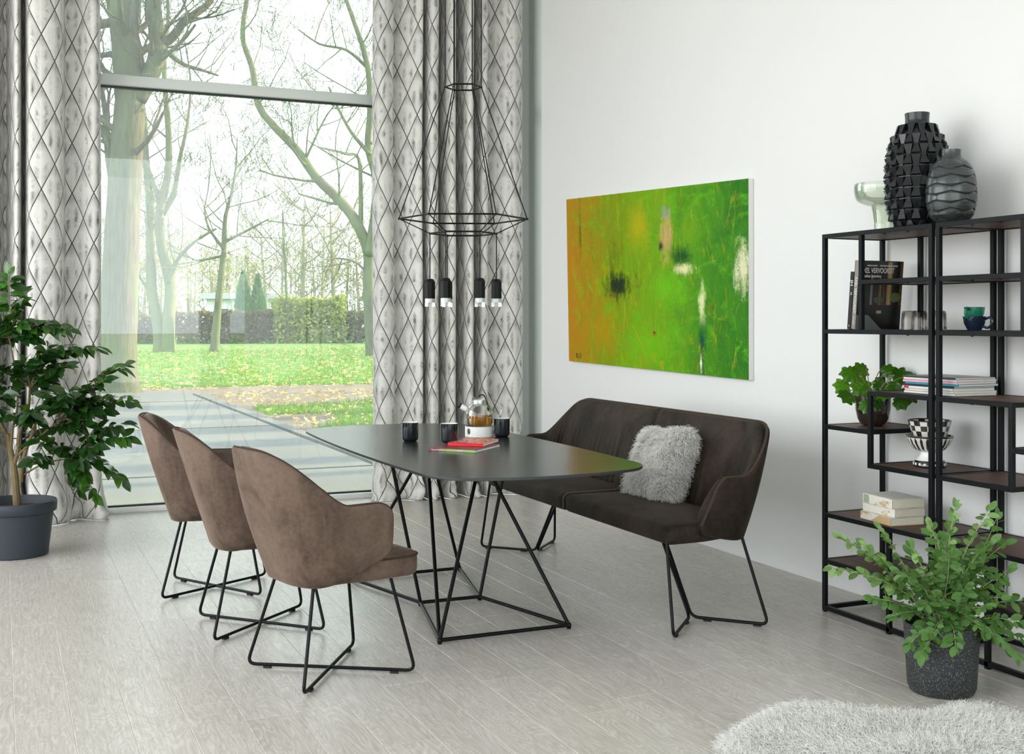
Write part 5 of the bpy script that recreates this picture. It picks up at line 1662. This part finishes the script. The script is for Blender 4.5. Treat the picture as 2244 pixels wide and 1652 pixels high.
# sheepskin rug
rug = empty('sheepskin_rug', (2.70, 2.75, 0.0))
outl = [(2.035, 3.02), (2.13, 3.10), (2.25, 3.165), (2.40, 3.235), (2.50, 3.265), (2.56, 3.20), (2.64, 3.125), (2.76, 3.035), (2.87, 2.985), (2.97, 3.01), (3.06, 2.995), (3.10, 2.90), (3.12, 2.80), (3.16, 2.68), (3.20, 2.52), (3.14, 2.36), (2.98, 2.26), (2.80, 2.30), (2.62, 2.22), (2.42, 2.27), (2.24, 2.36), (2.12, 2.52), (2.03, 2.68), (1.985, 2.86)]
ol = catmull([Vector((a, b, 0)) for a, b in outl] + [Vector((outl[0][0], outl[0][1], 0))], 4)[:-1]
cen = Vector((2.58, 2.72, 0)); rings = 12
V = []; F = []; m = len(ol)
for k in range(rings + 1):
    s = k / rings
    for p in ol:
        q = cen.lerp(p, max(s, 0.02)) if s < 1 else p
        h = 0.012 + 0.030 * (1 - s ** 3) * (0.75 + 0.6 * mnoise.noise((q.x * 4, q.y * 4, 1.0)))
        V.append((q.x - 2.70, q.y - 2.75, max(0.003, h if s < 1 else 0.003)))
for k in range(rings):
    for i in range(m):
        j = (i + 1) % m; F.append((k * m + i, k * m + j, (k + 1) * m + j, (k + 1) * m + i))
V.append((cen.x - 2.70, cen.y - 2.75, 0.045))
for i in range(m): F.append((len(V) - 1, (i + 1) % m, i))
hide = mk('hide', V, F, M['fur_skin'], rug); fixn(hide)
if hide.data.polygons[0].normal.z < 0: hide.data.flip_normals()
P_, N_ = sample_mesh(hide.data, 44000, 9)
N_[:, 2] = np.abs(N_[:, 2])
cdir = P_ - np.array([cen.x - 2.70, cen.y - 2.75, 0.0]); cdir /= np.linalg.norm(cdir, axis=1, keepdims=True) + 1e-6
fl_ = np.array([[mnoise.noise((p[0] * 5, p[1] * 5, 3)), mnoise.noise((p[0] * 5, p[1] * 5, 7)), 0] for p in P_])
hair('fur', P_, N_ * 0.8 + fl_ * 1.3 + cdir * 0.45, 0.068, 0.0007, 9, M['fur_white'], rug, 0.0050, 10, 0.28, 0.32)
tag(rug, 'white long haired sheepskin rug on the floor in front', 'rug')

# ------------------------------------------------------------------ garden
GZ = -0.10
def paving():
    t = NT('concrete_paving')
    p = t.pos()
    a = t.noise(p, 0.6, 5, 0.6); b = t.noise(p, 14, 5, 0.7); c_ = t.noise(t.map(p, (0.5, 3, 1)), 2.0, 4)
    c = t.ramp(a, [(0.3, (0.10, 0.108, 0.105)), (0.7, (0.135, 0.142, 0.137))])
    c = t.mix(t.math('MULTIPLY', b, 0.35), c, (0.10, 0.105, 0.10))
    sp = t.n('ShaderNodeSeparateXYZ'); t.l(p, sp.inputs[0])
    near = t.math('MULTIPLY', t.math('SUBTRACT', 10.6, t.math('ADD', sp.outputs[1], c_), clamp=False), 0.6, clamp=True)
    c = t.mix(t.math('MULTIPLY', near, 0.5), c, (0.16, 0.20, 0.05))       # moss growing by the house
    t.col(c); t.set(Roughness=0.85); t.bump(b, 0.3, 0.01)
    return t.m
def grassmat(name, g1, g2, litter=0.4):
    t = NT(name)
    p = t.pos()
    a = t.noise(p, 0.35, 4, 0.6); b = t.noise(p, 9, 4, 0.7); d = t.noise(p, 2.2, 5, 0.7)
    c = t.mix(a, g1, g2)
    c = t.mix(t.math('MULTIPLY', b, 0.35), c, tuple(x * 0.45 for x in g1))
    c = t.mix(t.math('MULTIPLY', t.math('MULTIPLY', t.math('SUBTRACT', d, 0.5, clamp=True), 4.0, clamp=True), litter), c, (0.42, 0.30, 0.13))
    t.col(c); t.set(Roughness=0.9); t.bump(b, 0.5, 0.05)
    return t.m
M['paving'] = paving()
M['lawn'] = grassmat('lawn', (0.055, 0.18, 0.018), (0.12, 0.26, 0.032))
M['dirt'] = plain('bare_earth', (0.16, 0.13, 0.10), 0.95, var=0.35, vscale=2.5, bump=0.5, bscale=12)
M['bark'] = None
def bark(name, c1, c2, moss):
    t = NT(name)
    p = t.pos()
    f = t.noise(t.map(p, (22, 22, 2.6)), 1.0, 5, 0.65, 0.6)
    g = t.noise(t.map(p, (1.6, 1.6, 0.6)), 1.0, 4, 0.6)
    c = t.ramp(f, [(0.35, c1), (0.65, c2)])
    gm = t.math('MULTIPLY', t.math('SUBTRACT', g, 0.40, clamp=True), 3.2, clamp=True)
    t.col(t.mix(t.math('MULTIPLY', gm, 0.8), c, moss))
    t.set(Roughness=0.9); t.bump(f, 0.7, 0.03)
    return t.m
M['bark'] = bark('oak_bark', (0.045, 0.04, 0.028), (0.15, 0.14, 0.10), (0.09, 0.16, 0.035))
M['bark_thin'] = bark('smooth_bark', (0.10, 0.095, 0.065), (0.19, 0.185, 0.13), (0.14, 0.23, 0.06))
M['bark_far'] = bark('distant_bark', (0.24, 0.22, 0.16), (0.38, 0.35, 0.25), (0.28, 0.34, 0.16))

g = MB(); g.box((20, 60, GZ - 0.35), (360, 360, 0.5))
tag(g.build('ground', M['lawn'], smooth=False, deg=None), 'sunlit green lawn scattered with fallen leaves beyond the terrace', 'ground', kind='structure')
# paved terrace: large concrete slabs with open joints
ter = empty('terrace_path', (0, 15, GZ)); tag(ter, 'grey concrete slab terrace outside the garden window', 'terrace', kind='structure')
def quadslab(name, pts, z0, z1, mat, parent, org):
    V = [(a - org[0], b - org[1], z0 - org[2]) for a, b in pts] + [(a - org[0], b - org[1], z1 - org[2]) for a, b in pts]
    n_ = len(pts)
    F = [tuple(range(n_ - 1, -1, -1)), tuple(range(n_, 2 * n_))] + [(i, (i + 1) % n_, n_ + (i + 1) % n_, n_ + i) for i in range(n_)]
    o = mk(name, V, F, mat, parent, False); fixn(o); return o
ys = [8.78, 11.2, 13.55, 16.0, 18.6, 21.4, 24.3]
xs = [-9.0, -6.0, -3.0, 0.0, 3.44]
for j in range(len(ys) - 1):
    for i in range(len(xs) - 1):
        e = 0.022
        quadslab('concrete_slab', [(xs[i] + e, ys[j] + e), (xs[i + 1] - e, ys[j] + e), (xs[i + 1] - e, ys[j + 1] - e), (xs[i] + e, ys[j + 1] - e)], GZ - 0.12, GZ - 0.004 * ((i + j) % 2), M['paving'], ter, (0, 15, GZ))
for i, (xa, xb) in enumerate(((3.66, 7.0), (7.0, 10.5))):
    quadslab('concrete_slab', [(xa, 8.80), (xb - .03, 8.80), (xb - .03, 13.3), (xa, 13.3)], GZ - 0.12, GZ - 0.003, M['paving'], ter, (0, 15, GZ))
for j in range(7):
    quadslab('kerb_stone', [(3.47, 8.8 + j * 2.1), (3.62, 8.8 + j * 2.1), (3.62, 10.87 + j * 2.1), (3.47, 10.87 + j * 2.1)], GZ - 0.12, GZ + 0.012, M['paving'], ter, (0, 15, GZ))
M['bounce'] = plain('unseen_bounce_ground', (0.25, 0.25, 0.25), 0.9, var=0.15, vscale=1.5, bump=0.3, bscale=60)  # unseen ground added to cut green light bounced indoors from the lawn
tag(quadslab('ground', [(-70, -70), (4.2, -70), (4.2, -3.25), (-4.25, -3.25), (-4.25, 8.75), (-9.1, 8.75), (-9.1, 30), (-70, 30)], GZ - 0.12, GZ - 0.055, M['bounce'], None, (0, 0, 0)), 'grey asphalt ground added unseen left and rear to temper light reflected indoors', 'ground', kind='structure')
# bare earth strip behind and beside the slabs
er = MB()
tag(quadslab('ground', [(-9, 24.35), (18, 23.2), (18, 27.2), (9, 26.4), (2, 27.0), (-9, 26.5)], GZ - 0.12, GZ - 0.06, M['dirt'], None, (0, 0, 0)), 'strip of bare earth path between terrace and lawn', 'ground', kind='structure')
tag(quadslab('ground', [(3.64, 13.35), (7.0, 13.35), (10, 16.5), (10, 23.4), (3.7, 23.9)], GZ - 0.12, GZ - 0.062, M['dirt'], None, (0, 0, 0)), 'bare earth patch beside the terrace kerb', 'ground', kind='structure')

def blades(name, pts, h, w, mat, label, seed, cat='grass'):
    rg = random.Random(seed); V = []; F = []
    for (x, y, z) in pts:
        a = rg.uniform(0, 2 * PI); hh = h * rg.uniform(.5, 1.3)
        dx, dy = math.cos(a) * w, math.sin(a) * w; lx, ly = rg.uniform(-.5, .5) * hh, rg.uniform(-.5, .5) * hh
        n_ = len(V)
        V += [(x - dx, y - dy, z), (x + dx, y + dy, z), (x + lx, y + ly, z + hh)]; F.append((n_, n_ + 1, n_ + 2))
    o = mk(name, V, F, mat, None, False)
    return tag(o, label, cat, kind='stuff')
rg = random.Random(21)
M['blade'] = leafmat('grass_blade', (0.06, 0.21, 0.015), (0.14, 0.32, 0.035), 0.6, 0.3, 0.3)
gp = []
while len(gp) < 9000:
    x, y = rg.uniform(3.9, 9.5), rg.uniform(14.4, 21.0)
    k = mnoise.noise((x * 0.55, y * 0.45, 2.0)) + 0.42 * sstep(4.2, 6.2, x - (y - 16.0) * 0.03) - 0.12
    if k > 0.0: gp.append((x, y, GZ - 0.062))
blades('grass', gp, 0.11, 0.012, M['blade'], 'green grass tufts growing on the earth beside the terrace', 4)
gp = []
for _ in range(12000):
    y = 26.5 + 34 * rg.random() ** 1.4; gp.append((y * 0.10 - 3.5 + rg.random() * (y * 0.42), y, GZ - 0.10))
blades('grass', gp, 0.13, 0.02, M['blade'], 'short lawn grass between terrace and hedge', 6)
M['litter'] = leafmat('fallen_leaf', (0.46, 0.30, 0.11), (0.72, 0.56, 0.30), 0.8, 0.2, 0.2)
V = []; F = []
for k in range(5200):
    if k % 4: y = 26.0 + 42 * rg.random() ** 1.3; x = y * 0.08 - 3 + rg.random() * (y * 0.45); zb = GZ - 0.07
    else: x, y, zb = rg.uniform(3.8, 9.5), rg.uniform(13.6, 24), GZ - 0.02
    a = rg.uniform(0, 2 * PI); s = rg.uniform(.05, .10) * (1.3 if k % 4 else 0.7); t1, t2 = rg.uniform(-.02, .04), rg.uniform(-.02, .04)
    n_ = len(V)
    c_, s_ = math.cos(a) * s, math.sin(a) * s
    V += [(x - c_, y - s_, zb), (x + s_ * .6, y - c_ * .6, zb + t1 + .01), (x + c_, y + s_, zb + .02), (x - s_ * .6, y + c_ * .6, zb + t2 + .01)]; F.append((n_, n_ + 1, n_ + 2, n_ + 3))
tag(mk('fallen_leaves', V, F, M['litter'], None, False), 'dry brown leaves lying scattered over the lawn', 'leaves', kind='stuff')

# trees: backbones set out at each tree's own distance, crowns grown from them
def grow(mb, p, d, L_, r, depth, rg, up=0.12, seg=5, rmin=0.0):
    n_ = 4
    pts = [p]; rad = [r]
    q = p.copy(); dd = d.normalized()
    for i in range(n_):
        dd = (dd + Vector((rg.uniform(-.22, .22), rg.uniform(-.22, .22), rg.uniform(-.10, .20) + up * .3))).normalized()
        q = q + dd * (L_ / n_); pts.append(q.copy()); rad.append(max(rmin, lerp(r, r * 0.45, (i + 1) / n_)))
    mb.tube(pts, rad, seg if depth > 1 else 3, caps=False)
    if depth <= 0: return
    for k in range(rg.choice((2, 3, 3)) if depth > 1 else 3):
        f = rg.uniform(.35, 1.0); i = min(n_ - 1, int(f * n_))
        b = pts[i].lerp(pts[i + 1], f * n_ - i)
        ax = dd.orthogonal().normalized(); ax.rotate(Quaternion(dd, rg.uniform(0, 2 * PI)))
        nd = (dd * rg.uniform(.5, 1.0) + ax * rg.uniform(.5, 1.0) + Vector((0, 0, up))).normalized()
        grow(mb, b, nd, L_ * rg.uniform(.5, .78), max(rmin, rad[i] * rg.uniform(.42, .62)), depth - 1, rg, up, max(3, seg - 1), rmin)
def gpos(px, py, dist, db=0.0):
    return CF * (dist + db) + CR * ((px - CX) / FPX * dist) + Vector((0, 0, HC - (py - CY) / FPX * dist))
def tree(name, dist, stems, label, mat, seed, sides, depth=4, group='bare trees in the garden'):
    """stems: list of ([(px,py)...], r0_px, r1_px)"""
    rg = random.Random(seed)
    base = gpos(*stems[0][0][0], dist); base.z = GZ - 0.15
    root = empty(name, base)
    tw = MB()
    for si, (pts, r0, r1) in enumerate(stems):
        w_ = [gpos(a, b, dist, 0 if i == 0 else rg.uniform(-1, 1) * (0.004 if si == 0 else 0.012) * dist * min(i, 3) / 3) - base for i, (a, b) in enumerate(pts)]
        if si == 0 or pts[0][1] > 700: w_[0].z = 0.0
        c_ = catmull(w_, 5); n_ = len(c_)
        k = dist / FPX
        rad = [lerp(r0, r1, (i / (n_ - 1))) * k * (1.0 + 0.06 * mnoise.noise((i * .7, si, seed))) for i in range(n_)]
        if pts[0][1] > 700: rad[0] *= 1.35; rad[1] *= 1.15; rad[2] *= 1.05
        m_ = MB(); m_.tube(c_, rad, 14 if r0 > 12 else 9)
        m_.build('trunk' if si == 0 else 'limb', mat, root, deg=None)
        for q in range(sides if si == 0 else max(2, sides // 2)):
            f = rg.uniform(.30, 1.0); i = min(n_ - 2, int(f * (n_ - 1)))
            tang = (c_[i + 1] - c_[i]).normalized()
            ax = tang.orthogonal().normalized(); ax.rotate(Quaternion(tang, rg.uniform(0, 2 * PI)))
            grow(tw, c_[i], tang * .35 + ax + Vector((0, 0, .25)), dist * rg.uniform(.035, .075), max(rad[i] * rg.uniform(.2, .36), 1.5 * dist / FPX), depth, rg, rmin=0.42 * dist / FPX)
    tw.build('twigs', mat, root, deg=None)
    tag(root, label, 'tree', group)
    return root
tree('oak_tree', 24.0, [([(262, 856), (258, 780), (262, 640), (270, 480), (277, 330), (284, 220), (280, 120), (272, 40), (268, -40)], 44, 26),
                        ([(286, 235), (302, 180), (304, 120), (300, 60), (302, -30)], 17, 8), ([(300, 215), (330, 165), (345, 100), (342, 30), (345, -40)], 22, 14),
                        ([(322, 110), (370, 85), (410, 50), (450, 5), (470, -40)], 12, 6), ([(290, 130), (262, 60), (230, 55), (196, 80), (170, 100)], 13, 7),
                        ([(250, 420), (238, 340), (228, 260), (215, 180)], 9, 5), ([(245, 118), (215, 122), (190, 118)], 7, 4), ([(362, 110), (400, 140), (450, 158), (478, 165)], 6, 2)],
     'massive mossy oak trunk standing just outside behind the curtain edge', M['bark'], 3, 12)
tree('twin_stem_tree', 56.0, [([(352, 766), (346, 710), (332, 640), (328, 540), (326, 450), (318, 350), (312, 250), (300, 130), (306, 20), (300, -60)], 14, 2.5), ([(368, 764), (372, 700), (370, 620), (356, 540), (352, 470), (362, 380), (362, 280), (368, 160), (360, 40), (364, -60)], 15, 2.5),
                              ([(356, 470), (378, 420), (398, 350), (410, 270), (416, 180), (412, 90)], 7, 1), ([(368, 620), (390, 570), (430, 530), (470, 500)], 6, 2), ([(330, 640), (305, 600), (290, 560)], 4, 2), ([(350, 440), (322, 360), (308, 300)], 6, 3)],
     'twin stemmed bare tree standing on the lawn next to the oak', M['bark_thin'], 5, 10)
tree('slender_tree', 56.5, [([(470, 766), (476, 700), (484, 620), (490, 550), (496, 480), (508, 420), (518, 360), (522, 300)], 10, 0.8), ([(490, 545), (460, 500), (445, 450)], 4, 1.5), ([(492, 530), (540, 505), (590, 480)], 4, 1.5), ([(488, 560), (430, 570), (410, 555)], 3, 1.5)],
     'slender bare tree on the lawn between the twin tree and sapling', M['bark_thin'], 7, 9)
tree('sapling_tree', 77.0, [([(632, 748), (630, 680), (626, 600), (622, 520), (618, 460)], 4, 1.5)], 'thin straight sapling in front of the hedge', M['bark_thin'], 9, 7, 2)
tree('leaning_tree', 50.0, [([(818, 772), (812, 700), (808, 620), (806, 550), (775, 478), (735, 430), (692, 388), (652, 330), (602, 278), (566, 230), (552, 150), (534, 85), (540, 10), (548, -40)], 15, 4),
                            ([(807, 560), (822, 470), (824, 390), (806, 320), (812, 240), (806, 140), (778, 50), (752, -20)], 11, 4), ([(812, 340), (770, 290), (742, 240), (716, 185)], 5, 2), ([(790, 500), (792, 430), (788, 350), (760, 340), (700, 320)], 6, 2),
                            ([(806, 150), (760, 110), (700, 95), (650, 60)], 4, 1.5), ([(806, 600), (780, 575), (740, 565), (715, 570)], 3, 1)],
     'bare tree with a long bough leaning left beside the right curtain', M['bark_thin'], 11, 12)
# trees outside the picture to the right, whose trunks throw the shadow bands on the terrace
for i, (x, y, r, hgt) in enumerate(((13.5, 11.08, 0.16, 8), (17.0, 12.22, 0.32, 9), (15.0, 14.1, 0.48, 10), (21.0, 16.1, 0.55, 11), (18, 18.1, 0.5, 10), (24, 20.6, 0.7, 12))):
    root = empty('lime_tree', (x, y, GZ - 0.15)); rgt = random.Random(40 + i)
    m_ = MB(); m_.tube([(0, 0, 0), (0.05, 0, hgt * .4), (0.1, 0.04, hgt)], [r * 1.15, r, r * .6], 12); m_.build('trunk', M['bark'], root, deg=None)
    tw = MB()
    for q in range(5):
        z = hgt * rgt.uniform(.6, 1.0); a = rgt.uniform(0, 2 * PI)
        grow(tw, Vector((0.06, 0, z)), Vector((math.cos(a), math.sin(a), .7)), hgt * .25, r * .35, 2, rgt)
    tw.build('twigs', M['bark'], root, deg=None)
    tag(root, 'bare lime tree out of view to the right of the terrace', 'tree', 'bare lime trees beside the terrace')
# far woodland
rg = random.Random(77)
for i in range(58):
    px = 190 + (850 - 190) * (i + rg.random()) / 34 if i < 34 else (850 + (i - 34 + rg.random()) * 34 if i < 50 else 180 - (i - 50 + rg.random()) * 60)
    dist = rg.uniform(88, 150)
    hpx = rg.uniform(180, 300) * (100 / dist)
    base = gpos(px, CY, dist); base.z = GZ
    hgt = hpx / FPX * dist
    root = empty('woodland_tree', base); rgt = random.Random(100 + i)
    m_ = MB(); r = rgt.uniform(.10, .24)
    lean = Vector((rgt.uniform(-.6, .6), rgt.uniform(-.6, .6), 0))
    m_.tube([Vector((0, 0, 0)), lean * .4 + Vector((0, 0, hgt * .35)), lean + Vector((0, 0, hgt * .75)), lean * 1.3 + Vector((0, 0, hgt))], [r, r * .8, r * .45, r * .12], 7)
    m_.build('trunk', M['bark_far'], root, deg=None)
    tw = MB()
    for q in range(12):
        f = rgt.uniform(.25, .95); a = rgt.uniform(0, 2 * PI)
        grow(tw, lean * f + Vector((0, 0, hgt * f)), Vector((math.cos(a), math.sin(a), .55)), hgt * rgt.uniform(.18, .34), r * .32, 3, rgt, seg=4, rmin=0.4 * dist / FPX)
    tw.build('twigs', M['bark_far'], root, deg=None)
    tag(root, 'pale bare tree in the woodland behind the hedge', 'tree', 'bare woodland trees behind the hedge')

# hedge along the far side of the lawn, with an ivy covered stretch
M['hedge_brown'] = leafmat('dry_hedge_leaf', (0.13, 0.10, 0.065), (0.30, 0.23, 0.14), 0.85, 0.2, 0.2)
M['hedge_green'] = leafmat('ivy_leaf', (0.14, 0.20, 0.03), (0.34, 0.38, 0.08), 0.7, 0.3, 0.25)
M['conifer'] = leafmat('conifer_spray', (0.03, 0.16, 0.05), (0.09, 0.32, 0.10), 0.8, 0.3, 0.1)
M['woodpost'] = plain('fence_wood', (0.16, 0.13, 0.10), 0.9, var=0.3, bump=0.3)
def leafy(name, x0, x1, y0, dep, h, count, mat, label, seed, size=0.16, cat='hedge', slope=-0.21):
    rg = random.Random(seed); V = []; F = []
    root = empty(name, ((x0 + x1) / 2, y0, GZ - 0.1))
    ox_ = root.location.x
    for _ in range(count):
        x = rg.uniform(x0, x1); hh = h * (0.80 + 0.28 * mnoise.noise((x * .6, seed, 0)))
        z = rg.random() ** .85 * hh; y = rg.uniform(-dep, dep) * (1 - .3 * z / h) + (x - x0) * slope
        s = size * rg.uniform(.5, 1.3)
        d = Vector((rg.uniform(-1, 1), rg.uniform(-1, 1), rg.uniform(-.6, .6))).normalized(); e_ = d.orthogonal().normalized(); e_.rotate(Quaternion(d, rg.uniform(0, 6.28)))
        p = Vector((x - ox_, y, z)); n_ = len(V)
        V += [p - d * s, p + e_ * s * .5, p + d * s, p - e_ * s * .5]; F.append((n_, n_ + 1, n_ + 2, n_ + 3))
    o = mk('foliage', V, F, mat, root, False); o['kind'] = 'stuff'
    m_ = MB()
    for _ in range(int((x1 - x0) * 4)):
        x = rg.uniform(x0, x1); y = (x - x0) * slope
        m_.tube([(x - ox_, y, 0), (x - ox_ + rg.uniform(-.3, .3), y + rg.uniform(-.3, .3), h * .55), (x - ox_ + rg.uniform(-.6, .6), y + rg.uniform(-.4, .4), h * rg.uniform(.8, 1.15))], [.03, .02, .006], 4)
    m_.build('stems', M['bark_thin'], root, deg=None)
    tag(root, label, cat)
    return root
leafy('brown_hedge', 6.4, 16.6, 79.5, 0.8, 2.6, 7000, M['hedge_brown'], 'dry brown hedge thicket between the oak and the sapling', 3)
leafy('brown_hedge', 20.8, 25.0, 76.6, 0.7, 2.7, 2600, M['hedge_brown'], 'dry brown hedge thicket beside the leaning tree', 4)
M['thicket'] = leafmat('woodland_leaf', (0.30, 0.30, 0.12), (0.50, 0.46, 0.22), 0.85, 0.2, 0.3)
leafy('woodland_thicket', -30.0, 75.0, 108, 3.0, 8.5, 17000, M['thicket'], 'pale yellow green woodland undergrowth rising behind the hedge', 12, size=0.17, cat='thicket', slope=-0.25)
leafy('brown_hedge', 24.0, 52.0, 75.4, 0.8, 2.7, 6000, M['hedge_brown'], 'dry brown hedge thicket continuing behind the window edge', 14, size=0.22)
leafy('brown_hedge', -24.0, 6.6, 86.0, 0.8, 2.7, 6000, M['hedge_brown'], 'dry brown hedge thicket continuing behind the curtain and oak', 15, size=0.22)
leafy('ivy_hedge', 16.6, 21.2, 77.2, 1.0, 3.7, 5200, M['hedge_green'], 'ivy grown hedge with bright green and yellow leaves', 6)
for i, px in enumerate((303, 412, 736)):
    p = gpos(px, 750, 78.0)
    m_ = MB(); m_.box((0, 0, 1.5), (0.14, 0.14, 3.0))
    o = m_.build('fence_post', M['woodpost'], None, smooth=False, deg=None); o.location = (p.x, p.y, GZ - 0.1)
    tag(o, ('dark wooden fence post in the hedge next to the oak', 'dark wooden fence post in the hedge beside the twin stemmed tree', 'dark wooden fence post in the hedge next to the ivy')[i], 'post', 'fence posts in the hedge')
# conifer and low white house behind the hedge
p = gpos(548, 745, 84); con = empty('conifer_tree', (p.x, p.y, GZ))
V = []; F = []; rg = random.Random(8)
for _ in range(5200):
    k = rg.choice((0, 1)); cx_ = (-0.5, 0.55)[k]; H_ = (4.9, 4.7)[k]
    z = rg.random() ** .9 * H_; r = (0.72 if k == 0 else .66) * (1 - (z / H_) ** 2.2) + .05
    a = rg.uniform(0, 6.283); q = r * rg.random() ** .35
    pt = Vector((cx_ + math.cos(a) * q, math.sin(a) * q, z)); d = Vector((math.cos(a) * .5, math.sin(a) * .5, 1)).normalized(); e_ = d.orthogonal().normalized(); e_.rotate(Quaternion(d, rg.uniform(0, 6.28)))
    s = rg.uniform(.10, .22); n_ = len(V)
    V += [pt - d * s, pt + e_ * s * .4, pt + d * s, pt - e_ * s * .4]; F.append((n_, n_ + 1, n_ + 2, n_ + 3))
o = mk('foliage', V, F, M['conifer'], con, False); o['kind'] = 'stuff'
m_ = MB()
for k in (0, 1): m_.tube([((-0.5, .55)[k], 0, 0), ((-0.5, .55)[k], 0, 4.3)], [.12, .03], 6)
m_.build('trunk', M['bark'], con, deg=None)
tag(con, 'dense green twin peaked conifer behind the hedge', 'tree')
M['house_white'] = plain('white_render', (0.80, 0.80, 0.78), 0.8, var=0.04)
M['house_roof'] = plain('roof_felt', (0.55, 0.56, 0.56), 0.8, var=0.1)
M['house_glass'] = plain('house_window', (0.05, 0.07, 0.08), 0.1, var=0.1)
p0, p1 = gpos(452, 700, 92), gpos(630, 700, 92)
hs = empty('garden_house', ((p0.x + p1.x) / 2, (p0.y + p1.y) / 2, GZ))
ha = math.atan2(p1.y - p0.y, p1.x - p0.x); hs.rotation_euler = (0, 0, ha)
hl = (p1 - p0).length
box('wall', (0, 1.8, 1.55), (hl, 3.6, 3.1), M['house_white'], hs)
box('roof', (0, 1.7, 3.32), (hl + 0.8, 4.4, 0.46), M['house_roof'], hs, bevel=.03, seg=1)
for k in (-1, 0, 1):
    f_ = box('window', (k * hl * .3, -0.02, 1.9), (1.1, 0.06, 1.0), M['house_white'], hs); box('pane', (0, -0.035, 0), (0.95, 0.02, 0.85), M['house_glass'], f_)
tag(hs, 'low white flat roofed house behind hedge and conifer', 'house')
